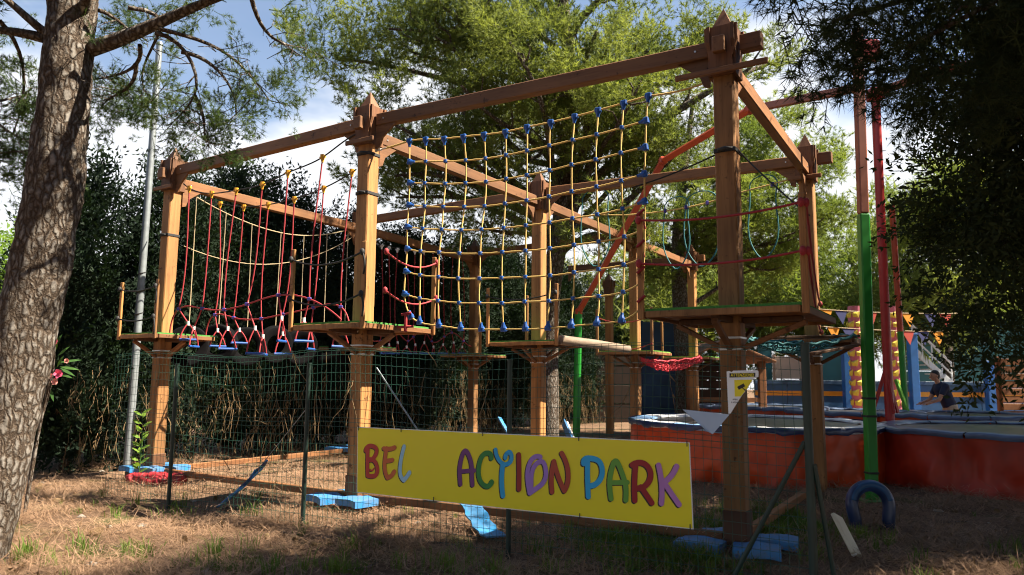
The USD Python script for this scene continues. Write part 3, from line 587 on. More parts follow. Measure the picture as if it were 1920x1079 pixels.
# ------------------------------------------------------------------ the timber course
ZT, ZP = 4.526, 2.0
P = {'A1': A(-5.115, 11.024, 0), 'A2': A(-1.738, 8.75, 0), 'A3': A(1.952, 6.627, 0), 'B1': A(-2.949, 14.438, 0), 'B2': A(0.436, 12.091, 0), 'B3': A(4.079, 10.149, 0),
     'C1': A(-0.917, 18.159, 0), 'C2': A(2.561, 15.548, 0), 'D2': A(4.50, 18.6, 0)}
frame = thing('timber_frame', 'brown timber ropes-course frame of pointed posts joined by high beams', 'climbing frame')
ZU = A(0, 0, 1)
def post(c, top=ZT, w=.092, sleeve=None):
    p = obj('post', cbox(c + ZU * (top + .12) / 2, (w, w, (top + .12) / 2 + .05), [RV, CV, ZU], .012), MATS['post_wood'], frame)
    b = top + .10; hw = w + .018                                        # pointed cap
    v = [c + RV * sx * hw + CV * sy * hw + ZU * z for z in (b, b + .03) for sx, sy in ((-1, -1), (1, -1), (1, 1), (-1, 1))] + [c + ZU * (b + .29)]
    f = [[0, 1, 5], [0, 5, 4], [1, 2, 6], [1, 6, 5], [2, 3, 7], [2, 7, 6], [3, 0, 4], [3, 4, 7], [4, 5, 8], [5, 6, 8], [6, 7, 8], [7, 4, 8], [0, 2, 1], [0, 3, 2]]
    obj('cap', (np.array(v), np.array(f)), MATS['plate_wood'], p, False)
    for n, e in ((CV, RV), (-CV, RV), (RV, CV), (-RV, CV)):          # cheek plates with a curved lower edge
        pl = Polygon([(-.15, .17), (-.15, .02), (-.10, -.14), (-.115, -.30), (.115, -.30), (.10, -.14), (.15, .02), (.15, .17)])
        ey = ZU; ex = np.cross(ey, n)
        obj('cheek_plate', extrude_on(pl, .032, c + n * (w + .003) + ZU * top, ex, ey), MATS['plate_wood'], p, False)
    if sleeve: obj('foot_sleeve', cbox(c + ZU * .18, (w + .010, w + .010, .19), [RV, CV, ZU], .008), MATS[sleeve], p)
    return p
posts = {k: post(c, sleeve={'A3': 'sleeve_brown', 'A1': 'plate_wood', 'A2': 'plate_wood'}.get(k)) for k, c in P.items()}
posts['E'] = post(A(2.8, 21.5, 0), 4.18)
def beam(a, b, z, mat, ea=0., eb=0., h=.15, w=.11):
    t = unit(b - a); s = a + t * (.14 - ea) + ZU * z; e = b - t * (.14 - eb) + ZU * z
    o = obj('beam', bar(s, e, w, h, ch=.01), MATS[mat], frame)
    bolts = MB()
    for q, d in ((s, 1), (e, -1)):
        for sd in (-1, 1):
            n = np.cross(t, ZU) * sd; p0 = q + t * d * .12 + n * (w / 2 + .001); bolts.add(tube([p0 - n * .01, p0 + n * .008], .010, 8))
            obj('gusset', extrude_on(Polygon([(0, 0), (.30, 0), (.22, -.06), (.10, -.15), (.06, -.26), (0, -.28)]), .03, q + t * d * .0 - ZU * (h / 2 + .002) - np.cross(t * d, ZU) * 0 + n * (.03 if sd > 0 else .03) - n * .015 * (1 + sd * 0), t * d, ZU), MATS[mat], o, False) if sd > 0 else None
    obj('bolt', bolts, MATS['steel'], o); return o
ZR, ZC = ZT + .0, ZT - .155
beam(P['A1'], P['A2'], ZR, 'beam_wood_row', .0); beam(P['A2'], P['A3'], ZR, 'beam_wood_row'); beam(P['B1'], P['B2'], ZR, 'beam_wood_row'); beam(P['B2'], P['B3'], ZR, 'beam_wood_row')
beam(P['C1'], P['C2'], ZR, 'beam_wood_row'); beam(P['D2'] - RV * 3.6, P['D2'], ZR, 'beam_wood_row')
for a, b in (('A1', 'B1'), ('B1', 'C1'), ('A2', 'B2'), ('B2', 'C2'), ('C2', 'D2'), ('A3', 'B3')): beam(P[a], P[b], ZC, 'beam_wood_column')
for k, d, z, m in (('A3', RV, ZR, 'row'), ('B3', RV, ZR, 'row'), ('A1', -RV, ZR, 'row'), ('C2', RV, ZR, 'row'), ('D2', RV, ZR, 'row'), ('A3', -CV, ZC + .12, 'column'), ('A2', -CV, ZC + .10, 'column'), ('A1', -CV, ZC + .10, 'column'), ('B3', CV, ZC + .1, 'column')):
    obj('beam_end', bar(P[k] + d * .15 + ZU * z, P[k] + d * (.34 if m == 'row' else .22) + ZU * z, .11, .15), MATS['beam_wood_' + m], frame)
for k in ('A3', 'A2', 'B3', 'A1'):                                      # thin strip nailed under the cheek plates
    L = .42 if k == 'A3' else .22
    obj('strip', bar(P[k] - CV * .165 - RV * L + ZU * (ZT - .27), P[k] - CV * .165 + RV * L + ZU * (ZT - .27), .03, .055), MATS['beam_wood_row'], frame)
for a, b in (('A1', 'A2'), ('A2', 'A3'), ('A1', 'B1'), ('A3', 'B3'), ('B1', 'B2')):
    t = unit(P[b] - P[a]); obj('ground_beam', bar(P[a] + t * .12 + ZU * .13, P[b] - t * .12 + ZU * .13, .07, .08), MATS['beam_wood_row' if a[0] == b[0] else 'beam_wood_column'], frame)

rails = {}
def platform(key, al, ar, bf, bb, corners, z=ZP, mat='turf', rail=.92, rmats=()):
    c = P[key]; R_, C_ = RV, CV
    t = UsdGeom.Xform.Define(stage, path_for('platform', frame)).GetPrim()
    pt = lambda r, q, h=0.: c + R_ * r + C_ * q + ZU * (z + h)
    npl = 7; ws = (bf + bb) / npl
    for k in range(npl):
        q = -bf + ws * (k + .5)
        for (r0, r1) in (((-al, -.10), (.10, ar)) if abs(q) < .16 + ws / 2 - .05 else ((-al, ar),)):
            if r1 - r0 > .03: obj('plank', cbox(pt((r0 + r1) / 2, q, .034), ((r1 - r0) / 2, ws / 2 - .006, .014), [R_, C_, ZU], .004), MATS['beam_wood_row'], t)
    hole = sbox(-.10, -.10, .10, .10)
    tf = sbox(-al - .01, -bf - .01, ar + .01, bb + .01).difference(hole)
    m = extrude_on(tf, .022, c + ZU * (z + .050), R_, C_); obj('turf', m, MATS[mat], t, False)
    for (a0, b0, mt) in (((-al, -bf - .018), (ar, -bf - .018), 'row'), ((-al, bb + .018), (ar, bb + .018), 'row'), ((-al - .018, -bf), (-al - .018, bb), 'column'), ((ar + .018, -bf), (ar + .018, bb), 'column')):
        obj('edge_board', bar(pt(*a0, .022), pt(*b0, .022), .035, .055, ch=.004), MATS['post_wood' if mt == 'row' else 'beam_wood_column'], t)
    for r, q in ((-al * .85, 0), (ar * .85, 0), (0, -bf * .85), (0, bb * .85)):
        d = unit(R_ * r + C_ * q); obj('brace', bar(pt(r * 1.05, q * 1.05, -.035), c + d * .09 + ZU * (z - .25), .05, .045), MATS['beam_wood_row'], t)
        obj('joist', bar(c + d * .10 + ZU * (z - .008), pt(r, q, -.008), .07, .05), MATS['dark_wood'], t)
    band = MB()
    for zz in (z - .16, z - .26): band.add(cbox(c + ZU * zz, (.098, .098, .010), [R_, C_, ZU], .003))
    obj('steel_band', band, MATS['steel'], t)
    for nm in corners:
        sx = -1 if nm[1] == 'L' else 1; r = -al - .04 if sx < 0 else ar + .04; q = -bf - .03 if nm[0] == 'F' else bb + .03
        obj('rail_post', bar(pt(r, q, -.02), pt(r, q, rail), .032, .055, up=R_), MATS['post_wood'], t); rails[(key, nm)] = pt(r, q)
    return t
platform('A1', .20, .57, .50, .42, ('FL', 'FR'), rail=.80); platform('A2', .47, .54, .60, .55, ('FL', 'FR', 'BR')); platform('A3', .56, .70, .60, .80, ('FL', 'FR'))
platform('B2', .56, .60, .55, .60, ('FL', 'FR', 'BL'), mat='turf'); platform('B3', .55, .55, .55, .55, (), z=1.97); platform('B1', .5, .5, .5, .5, ())
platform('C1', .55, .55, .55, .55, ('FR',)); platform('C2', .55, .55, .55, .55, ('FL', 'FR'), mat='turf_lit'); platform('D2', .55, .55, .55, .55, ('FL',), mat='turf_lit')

ICO = trimesh.creation.icosphere(1)
# rope handrails tied between the rail posts
def rail_rope(a, b, hts, mat, label, drop=.07, tails=True):
    t = thing('handrail_rope', label, 'rope')
    for h in hts:
        p, q = a + ZU * h, b + ZU * h; s = sag(p, q, drop)
        obj('rope', tube(s, .0105, 6), MATS[mat], t, True)
        for e in (p, q): obj('knot', (np.asarray(ICO.vertices) * A(.028, .028, .04) + e, ICO.faces), MATS[mat], t, True)
        if tails: obj('tail', tube(spline([q, q + A(.03, -.02, -.10), q + A(.02, .0, -.24)], 8), .011, 6), MATS[mat], t, True)
rail_rope(rails[('A1', 'FL')] - CV * .035, rails[('A1', 'FR')] - CV * .035, (.70, .28), 'rope_black', 'black handrail ropes on the left front platform', .05)
rail_rope(rails[('A2', 'FL')] - CV * .035, rails[('A2', 'FR')] - CV * .035, (.80, .35), 'rope_black', 'black handrail ropes on the middle front platform', .10)
rail_rope(rails[('A2', 'FR')] + RV * .04 + CV * .3, rails[('A2', 'BR')] + RV * .04, (.85, .42), 'rope_red', 'red handrail ropes right of the middle front post', .11)
rail_rope(rails[('A3', 'FL')] - CV * .04, rails[('A3', 'FR')] - CV * .04, (.84, .46), 'rope_red', 'red handrail ropes across the high right front platform', .05, False)
rail_rope(rails[('A3', 'FR')] + RV * .03, P['B3'] + RV * .12 - CV * .05 + ZU * (ZP - .33), (.84, .46), 'rope_red', 'red ropes from the right rail post to the right back post', .16, False)
rail_rope(rails[('B2', 'FL')] - CV * .035, rails[('B2', 'FR')] - CV * .035, (.78,), 'rope_black', 'black handrail rope on the centre back platform', .08, False)
rail_rope(rails[('C2', 'FL')], rails[('C2', 'FR')], (.75, .2), 'rope_red', 'red handrail ropes of the sunlit back platform', .12, False)

def vplane(a, b, shift=0.0, along=CV):
    n = unit(np.cross(b - a, ZU)); p0 = a + along * shift
    return lambda x, y: on_plane(x, y, p0, n)
# ---- climbing net
net = thing('climbing_net', 'yellow rope climbing net with blue plastic joints between the two front posts', 'climbing net')
NP = vplane(P['A2'], P['A3'], 0.0)
cols_top = [(768, 265), (798, 262), (833, 260), (870, 257), (908, 253), (948, 247), (989, 239), (1033, 229), (1077, 218), (1122, 207), (1169, 193), (1215, 179)]
cols_bot = [(767, 594), (787, 605), (823, 611), (863, 616), (902, 618), (942, 618), (985, 617), (1028, 616), (1072, 612), (1119, 608), (1166, 601), (1203, 575)]
NR = 9; g = np.random.default_rng(13); J = np.zeros((12, NR, 3)); frac = [[0, .118, .237, .363, .488, .612, .742, .868, 1]] * 12
for j in range(12):
    for i in range(NR):
        u = frac[j][i] if j < 11 else [0, .124, .25, .376, .503, .63, .76, .88, 1][i]
        if j == 11 and i > 4: u = [.628, .762, .876, 1.0][i - 5]
        x = cols_top[j][0] + (cols_bot[j][0] - cols_top[j][0]) * (u ** 1.6 if j in (0,) else u); y = cols_top[j][1] + (cols_bot[j][1] - cols_top[j][1]) * u
        if j == 0: x = [768, 768, 767, 766, 764, 762, 761, 759, 770][i]
        J[j, i] = NP(x + g.normal() * .22, y + g.normal() * .25) + np.cross(RV, ZU) * g.normal() * .006 + CV * (.05 * math.sin(i * .8) * math.sin(j * .5))
rr_ = .0092
for j in range(12): obj('rope', tube(spline(J[j], 40), rr_, 6), MATS['rope_yellow'], net, True)
for i in range(NR): obj('rope', tube(spline(J[:, i], 50), rr_, 6), MATS['rope_yellow'], net, True)
def knot(c, big, ez):
    ez = unit(ez); ex = unit(np.cross(ez, CV)); ey = np.cross(ez, ex)
    if not big: return one(tube([c - ex * .019, c + ex * .019], .0130, 8), tube([c - ez * .019, c + ez * .019], .0130, 8), cbox(c, (.02, .02, .02), [ex, ey, ez], .006))
    return one(tube([c - ex * .032, c - ex * .018, c + ex * .018, c + ex * .032], [.015, .0175, .0175, .015], 8), tube([c, c + ez * .03, c + ez * .052, c + ez * .075], [.030, .026, .017, .015], 8), cbox(c, (.034, .022, .026), [ex, ey, ez], .008))
for j in range(12):
    for i in range(NR):
        edge = i in (0, NR - 1) or j in (0, 11)
        if j == 11 and i > 4: continue
        ez = (J[j, i + 1] - J[j, i]) if i == 0 else (J[j, i - 1] - J[j, i]) if i == NR - 1 else (J[1, i] - J[0, i]) if j == 0 else (J[10, i] - J[11, i]) if j == 11 else ZU
        obj('joint', knot(J[j, i], edge, ez), MATS['plastic_blue'], net)
obj('hanging_cable', tube(sag(P['A2'] + RV * .13 + ZU * (ZT - .36), J[0, 0], .01, 8), .011, 6), MATS['rope_yellow'], net, True); obj('hanging_cable', tube(sag(J[11, 0], P['A3'] - RV * .11 + ZU * 4.25, .03, 10), .010, 6), MATS['rope_yellow'], net, True)
obj('shackle', one(tube([P['A2'] + RV * .11 + ZU * 4.16, P['A2'] + RV * .2 + ZU * 4.165], .016, 6), tube([P['A2'] + RV * .20 + ZU * 4.165, P['A2'] + RV * .28 + ZU * 4.17], .010, 6)), MATS['steel'], net)
lash = MB()
for i in (5, 6, 7, 8):
    e = rails[('A3', 'FL')] + ZU * (J[11, i][2] - ZP); lash.add(tube(sag(J[11, i], e, .0, 4), .012, 6))
    lash.add(tube([e + A(-.035, -.02, -.03), e + A(.03, -.03, .03)], .014, 5))
obj('lashing', lash, MATS['rope_red_dark'], net, True)
rk = NP(766, 606) - CV * .05
obj('red_lashing', one(tube([rk + A(0, 0, .10), rk + A(0, 0, -.10)], .02, 6), tube([rk + A(-.09, 0, -.05), rk + A(.09, 0, -.04)], .017, 6), tube([rk + A(-.05, 0, .09), rk + A(.06, 0, .11)], .017, 6)), MATS['rope_red'], net, True)
# rope bands round the two front posts
for k, z, lb in (('A2', 3.64, 'black strap round the middle front post under the net cable'), ('A3', 3.53, 'black cable strap round the right front post'), ('A1', 3.55, 'dark strap round the left front post'), ('A2', 4.12, 'steel strap round the middle front post below its cheek plates')):
    t = thing('post_strap', lb, 'strap'); obj('band', cbox(P[k] + ZU * z, (.100, .100, .020), [RV, CV, ZU], .004), MATS['rope_black'], t)
    obj('shackle', tube([P[k] + ZU * z - CV * .115 - RV * .05, P[k] + ZU * z - CV * .15 + RV * .02, P[k] + ZU * (z - .01) - CV * .13 + RV * .08], .018, 6), MATS['rope_black'], t, True)
t = thing('safety_cable', 'thin dark cable from the right front post to its rail post', 'cable')
q0 = P['A3'] + ZU * 3.53
obj('cable', one(tube(sag(q0 + RV * .1, rails[('A3', 'FR')] + ZU * .8 + CV * .3, .02, 10), .008, 5), tube(sag(q0 - RV * .1, NP(1185, 352), .02, 10), .008, 5)), MATS['rope_black'], t, True)

# ---- stirrup bridge between the left and the middle front post
def stirrups(label, plane, cable, tops, nodes, bars, rope, ends, knots='plastic_yellow'):
    t = thing('stirrup_bridge', label, 'rope bridge')
    cp = [plane(*p) for p in cable]; obj('cable', tube(spline(cp, 50), .009, 6), MATS['rope_black'], t, True)
    N = [plane(*p) for p in nodes]
    obj('guide_rope', tube(spline(ends[:1] + N + ends[1:], 60), .011, 6), MATS[rope], t, True)
    for k, (tp, nd, (b0, b1, spread)) in enumerate(zip(tops, nodes, bars)):
        a, n = plane(*tp), N[k]
        bow = A(1, 0, 0) * (.03 * math.sin(k * 2.1 + 1)) + A(0, .02, 0)
        obj('rope', tube(spline([a, a * .6 + n * .4 + bow, a * .25 + n * .75 + bow * 1.2, n], 20), .0098, 6), MATS[rope], t, True)
        obj('cable_clip', one(tube([a + ZU * .03, a - ZU * .02, a - ZU * .07], [.034, .026, .014], 8), tube([a - RV * .045, a + RV * .045], .016, 8)), MATS[knots], t)
        obj('rope_joint', cbox(n, (.026, .022, .022), None, .007), MATS['plastic_purple'], t)
        mid = plane((b0[0] + b1[0]) / 2, b0[1] * .45 + nd[1] * .55 + (b0[1] - nd[1]) * .05)
        c = plane((b0[0] + b1[0]) / 2, (b0[1] + b1[1]) / 2); hb = .11
        d = unit(CV * .8 + RV * .35 * spread)
        e0, e1 = c - d * hb, c + d * hb
        obj('toggle', tube([mid + ZU * .03, mid - ZU * .03], .02, 8), MATS['plastic_white'], t)
        obj('stirrup_rope', one(tube([n, mid], .010, 6), tube(spline([mid, mid * .5 + e0 * .5 - d * .02, e0], 8), .010, 6), tube(spline([mid, mid * .5 + e1 * .5 + d * .02, e1], 8), .010, 6)), MATS[rope], t, True)
        obj('foot_bar', tube([e0 - d * .012, e1 + d * .012], .017, 10), MATS['plastic_blue'], t)
    return t
pA, pB = vplane(P['A1'], P['A2'], -.02), vplane(P['A1'], P['A2'], .55)
stirrups('nearer red rope stirrups with blue foot bars left of the middle front post', pA,
         [(344, 345), (355, 353), (397, 363), (443, 357), (492, 346), (540, 324), (605, 295), (650, 262), (668, 252)],
         [(355, 353), (397, 363), (443, 357), (492, 346), (540, 324), (605, 295)], [(335, 580), (379, 579), (420, 581), (463, 571), (522, 554), (580, 561)],
         [((343, 633), (363, 641), 1), ((352, 650), (375, 650), -1), ((418, 652), (436, 657), 1), ((470, 660), (487, 666), 1), ((520, 640), (536, 640), -1), ((560, 640), (580, 640), 1)], 'rope_red', [pA(318, 625), pA(640, 600)])
stirrups('further red rope stirrups with blue foot bars behind the nearer row', pB,
         [(345, 372), (413, 382), (457, 388), (503, 384), (552, 373), (607, 353), (668, 318)],
         [(413, 382), (457, 388), (503, 384), (552, 373), (607, 353), (660, 322)], [(403, 591), (438, 596), (490, 598), (530, 590), (588, 577), (639, 576)],
         [((398, 648), (418, 651), 1), ((440, 642), (458, 645), 1), ((486, 664), (500, 666), -1), ((523, 662), (538, 666), 1), ((575, 655), (590, 655), -1), ((632, 650), (645, 650), 1)], 'rope_red', [pB(385, 640), pB(655, 610)])
pC = vplane(P['B1'], P['C1'], 0.0)
xs_ = [716, 729, 745, 762, 778, 795, 812, 830, 850, 866]
stirrups('dark red rope stirrups of the far bridge behind the yellow net', pC, [(690, 440)] + [(x, 452 + 18 * math.sin((x - 690) / 190 * 3.14)) for x in xs_] + [(884, 470)], [(x, 454 + 18 * math.sin((x - 690) / 190 * 3.14)) for x in xs_],
         [(x + (3 if k % 2 else -3), 640 - (k % 3) * 8) for k, x in enumerate(xs_)], [((x - 5, 662), (x + 6, 664), 1 if k % 2 else -1) for k, x in enumerate(xs_)], 'rope_red_dark', [pC(690, 640), pC(884, 650)], 'plastic_white')

# ---- tyre bridge along the left side
pT = vplane(P['A1'], P['B1'], 0.0)
t = thing('tyre_bridge_ropes', 'beige cable and hanging cords that carry the black tyres', 'rope')
cab = [pT(345, 355), pT(400, 388), pT(470, 420), pT(545, 440), pT(610, 440), pT(662, 428)]
obj('cable', tube(spline(cab, 40), .009, 6), MATS['rope_beige'], t, True)
obj('side_cable', tube(sag(pT(345, 462), pT(668, 440), .42, 20), .007, 5), MATS['rope_beige'], t, True)
cabs = spline(cab, 80)
tyre_x = [352, 408, 462, 515, 562, 606, 645]; words = ['first from the left front post', 'second from the left front post', 'third in the row, half edge-on', 'fourth in the row, behind two blue bars', 'fifth in the row, left of the middle platform', 'sixth, under the middle platform', 'last, beside the middle front post']
cords = MB(); g = np.random.default_rng(17); first = None
for k, x in enumerate(tyre_x):
    c = pT(x, 650 - (k % 2) * 4); R0, r0 = .31, .15
    top = cabs[np.argmin(abs((cabs - c) @ unit(P['B1'] - P['A1'])))]
    obj('cord', tube([top, c + ZU * .26], .008, 5), MATS['rope_beige'], t, True)
    nrm = unit(P['B1'] - P['A1']); yaw = [.9, 1.2, .7, .35, .5, 1.15, .3][k]
    tt = thing('tyre', 'black tyre of the hanging bridge, ' + words[k], 'tyre', 'hanging tyres')
    prof = [(R0 - r0 * .95, -.055), (R0 - .05, -.082), (R0 - .012, -.076), (R0, -.05), (R0 + .003, 0), (R0, .05), (R0 - .012, .076), (R0 - .05, .082), (R0 - r0 * .95, .055), (R0 - r0, .045), (R0 - .10, .05), (R0 - .07, 0), (R0 - .10, -.05), (R0 - r0, -.045), (R0 - r0 * .95, -.055)]
    m = trimesh.creation.revolve(prof, sections=40); v = np.array(m.vertices)
    ax = unit(A(math.cos(yaw + .4), -math.sin(yaw + .4), .12 * g.normal())); ex = unit(np.cross(ax, ZU)); ey = np.cross(ax, ex)
    obj('carcass', (v[:, :1] * ex + v[:, 1:2] * ey + v[:, 2:] * ax + c, m.faces), MATS['rubber'], tt, 40)
    for off in (-.03, 0, .03):
        a = np.linspace(0, 2 * np.pi, 41); q = (np.stack([np.cos(a), np.sin(a)], 1) * (R0 + .002)); obj('tread_rib', tube(c + q[:, :1] * ex + q[:, 1:] * ey + ax * off, .007, 4, False), MATS['rubber'], tt, True)

# ---- single log bridge, teal loops, red hammock net, teal net
t = thing('log_bridge', 'grey weathered log bridging from the centre back platform to the right', 'log')
a, b = rails[('B2', 'FR')] + A(.05, .1, .07), at(1178, 655, 13.0)
obj('log', tube([a, a * .5 + b * .5 + A(0, 0, .01), b], [.075, .072, .065], 12), MATS['grey_wood'], t, 50)
obj('split_face', bar(a + ZU * .05, b + ZU * .045, .09, .03), MATS['grey_wood'], t)
pL = vplane(P['B2'], P['B3'], 0.0)
t = thing('beige_guide_rope', 'yellowish rope strung behind the right front post with small clips', 'rope')
line = [pL(1120, 402), pL(1180, 403), pL(1240, 397), pL(1320, 382), pL(1400, 358), pL(1450, 345), pL(1500, 330)]
obj('rope', tube(spline(line, 40), .011, 6), MATS['rope_yellow'], t, True)
for x, y in ((1247, 396), (1286, 389), (1326, 381), (1448, 346)): obj('clip', cbox(pL(x, y), (.022, .022, .03), None, .006), MATS['plastic_purple'], t)
for k, (x0, x1, yt, yb, lb) in enumerate([(1246, 1290, 398, 505, 'teal rope loop hanging left of the right front post'), (1286, 1345, 390, 500, 'teal rope loop partly hidden by the right front post'), (1406, 1456, 358, 486, 'teal rope loop hanging right of the right front post'), (1092, 1140, 384, 500, 'faint teal rope loop behind the orange arm')]):
    L = thing('rope_loop', lb, 'rope loop')
    q = spline([pL(x0, yt), pL(x0 - 3, yt + (yb - yt) * .5), pL(x0 + (x1 - x0) * .25, yb - 10), pL((x0 + x1) / 2, yb), pL(x1 - (x1 - x0) * .2, yb - 12), pL(x1 + 3, yt + (yb - yt) * .45), pL(x1, yt - 4)], 30)
    obj('rope', tube(q, .010, 6), MATS['rope_teal'], L, True); obj('upper_bend', tube(spline([pL(x0, yt), pL(x0 + 8, yt - 22), pL(x1 - 8, yt - 28), pL(x1, yt - 4)], 14), .009, 6), MATS['rope_teal'], L, True)
def hang_net(name, label, cat, c00, c10, c01, c11, drop, nu, nv, mat, r=.006, seed=1):
    g = np.random.default_rng(seed); t = thing(name, label, cat)
    G = lambda u, v: (np.asarray(c00) * (1 - u) * (1 - v) + np.asarray(c10) * u * (1 - v) + np.asarray(c01) * (1 - u) * v + np.asarray(c11) * u * v) - ZU * drop * (4 * u * (1 - u) * (.35 + .65 * 4 * v * (1 - v)))
    net_ = MB(); J = np.array([[G(i / nu, j / nv) + g.normal(size=3) * .012 for j in range(nv + 1)] for i in range(nu + 1)])
    for i in range(nu + 1): net_.add(tube(J[i], r, 4, False))
    for j in range(nv + 1): net_.add(tube(J[:, j], r, 4, False))
    tag(obj('mesh_cords', net_, MATS[mat], t, True), kind='stuff')
    obj('edge_rope', one(tube(spline(J[:, 0], 24), r * 2.2, 6), tube(spline(J[:, -1], 24), r * 2.2, 6)), MATS[mat], t, True); return t
hang_net('hammock_net', 'red net slung like a hammock between two far platforms', 'net', at(1203, 672, 14.9), at(1312, 668, 15.6), at(1206, 682, 15.7), at(1318, 676, 16.4), .22, 34, 22, 'net_red', .008)
hang_net('crawl_net', 'teal cord net hanging beside the right back post', 'net', at(1400, 640, 8.6), at(1608, 628, 8.9), at(1405, 632, 9.6), at(1560, 630, 9.7), .20, 22, 10, 'rope_teal', .008, 3)
t = thing('net_plank', 'dark boards carrying the teal net right of the right back post', 'plank')
obj('board', bar(at(1435, 634, 9.0), at(1608, 631, 9.1), .12, .035), MATS['dark_wood'], t); obj('board', bar(at(1520, 664, 8.7), at(1604, 648, 9.0), .10, .035), MATS['dark_wood'], t)

# ------------------------------------------------------------------ wire fence with the sign
FA, FB = on_z(575, 990, 0), on_z(955, 1045, 0)
FT = unit(FB - FA); FN = np.cross(FT, ZU); FN = FN if FN[1] < 0 else -FN       # FN looks at the camera side
def fpl(x, y, off=0.0): return on_plane(x, y, FA + FN * off, FN)
def fx(x, z):            # the point of the fence at height z seen at column x
    q = fpl(x, 800); return A(q[0], q[1], z)
fence = thing('wire_fence', 'green wire mesh fence on thin posts in front of the course', 'fence')
f0, f1 = fx(205, 0), fx(1517, 0); FL = np.linalg.norm(f1 - f0); FTOP = 1.72
g = np.random.default_rng(41)
posts_px = [(325, 1.60), (575, 1.60), (955, 1.62), (1515, 1.72)]
for x, h in posts_px:
    b = fx(x, 0); wq = .05 if x > 1500 else .036
    o = obj('fence_post', tube([b - ZU * .1, b + ZU * h], wq / 2 + .004, 10), MATS['fence_green'], fence, 40)
    obj('post_cap', tube([b + ZU * h, b + ZU * (h + .012)], wq / 2 + .008, 10), MATS['fence_green'], o)
c = fx(1508, 1.05); obj('brace', tube([c, fpl(1340, 1150) * 1.0], .017, 8), MATS['fence_green'], fence)
cq = fx(1524, .9); obj('brace', tube([cq, A(cq[0] + .16, cq[1] + .05, -.1)], .017, 8), MATS['fence_green'], fence)
def wob(u, z):            # bulges of the loose mesh
    p = np.array([u * .55, z * .8, 3.0]); return .05 * (meshkit.noise(p, 4) - .5), .06 * (meshkit.noise(p * 1.3 + 9, 8) - .5) * (z / FTOP) ** 2
us = np.arange(0, FL, .0635); zs = np.concatenate([np.arange(.04, FTOP - .02, .085), [FTOP]])
wires = MB()
def fpt(u, z):
    a_, b_ = wob(u, z); return f0 + FT * (u + b_ * 1.4) + FN * a_ * .4 + ZU * (z + .02 * math.sin(u * 2.1) * z)
for u in us: wires.add(tube([fpt(u, z) for z in np.linspace(.02, FTOP, 7)], .0019, 3, False))
hw = [MB() for _ in zs]
for k, z in enumerate(zs): wires.add(tube([fpt(u, z) for u in np.linspace(0, FL, 48)], .0022, 3, False))
tag(obj('wire_mesh', wires, MATS['wire_green'], fence, True), kind='stuff')
obj('tension_wire', tube([fpt(u, 1.02) for u in np.linspace(0, FL, 40)], .0026, 4, False), MATS['wire_green'], fence, True)
obj('tension_wire', tube([fpt(u, 1.70) for u in np.linspace(0, FL, 40)], .0026, 4, False), MATS['wire_green'], fence, True)
obj('stay_wire', tube([fx(573, 1.15), at(492, 870, 9.1)], .005, 5), MATS['galvanised'], fence, True)
obj('stay_rod', tube([fpl(706, 690, -.05), fpl(800, 832, -.05)], .008, 6), MATS['galvanised'], fence, True)
g = np.random.default_rng(45); pts = []
for k in range(150):
    u = g.uniform(0.30, 0.62) * FL if g.random() < .75 else g.uniform(.1, .95) * FL
    q = fpt(u, g.uniform(.25, 1.7)) - FN * g.uniform(.03, .14)
    if not (px_of(q)[0] > 600 and px_of(q)[1] > 740): pts.append(q)
t = thing('dry_vine', 'dry straw coloured vine stems caught in the wire fence left of and above the yellow sign', 'dry vine', kind='stuff')
obj('stems', twig_mass(pts, g, .15, .5, .0042), MATS['dry_twig'], t, True)

# ---- the yellow sign
S_EX, S_EY = FT, ZU
def loc2(p, o): d = np.asarray(p) - o; return (float(d @ S_EX), float(d @ S_EY))
SO = fpl(671, 922, .03)
sign = thing('park_sign', 'long yellow sign with colourful hand-drawn letters fixed to the wire fence', 'sign')
crn = [loc2(fpl(x, y, .03), SO) for x, y in ((670.5, 922.5), (1299, 991), (1292, 831.5), (671.5, 802))]
def on_sign(polys, thick, off): return extrude_on(polys, thick, SO + FN * off, S_EX, S_EY)
# S_EX x S_EY must look at the camera
if np.dot(np.cross(S_EX, S_EY), FN) < 0:
    raise ValueError('fence axes')
sp = Polygon(crn)
obj('panel', on_sign(sp, .006, 0), MATS['sign_yellow'], sign, False)
obj('white_edge', on_sign(sp.buffer(.006, join_style=2).difference(sp.buffer(.0005)), .007, -.002), MATS['sign_white'], sign, False)
z4 = lambda X, Y: loc2(fpl(660 + X / 5.647, 780 + Y / 5.647, .036), SO)
z5 = lambda X, Y: loc2(fpl(980 + X / 4.906, 780 + Y / 4.906, .036), SO)
def curve2(pts, n=40, closed=False):
    if len(pts) == 2: return pts
    p = spline(np.array([(x, y, 0) for x, y in pts]), n); return [(a, b) for a, b, _ in p]
def strokes(zf, lst):
    out = []
    for s in lst:
        w, pts = s[0], s[1:]; out.append(LineString(curve2([zf(*p) for p in pts])).buffer(w, quad_segs=6))
    return unary_union(out).simplify(.0008)
h_ = .0205
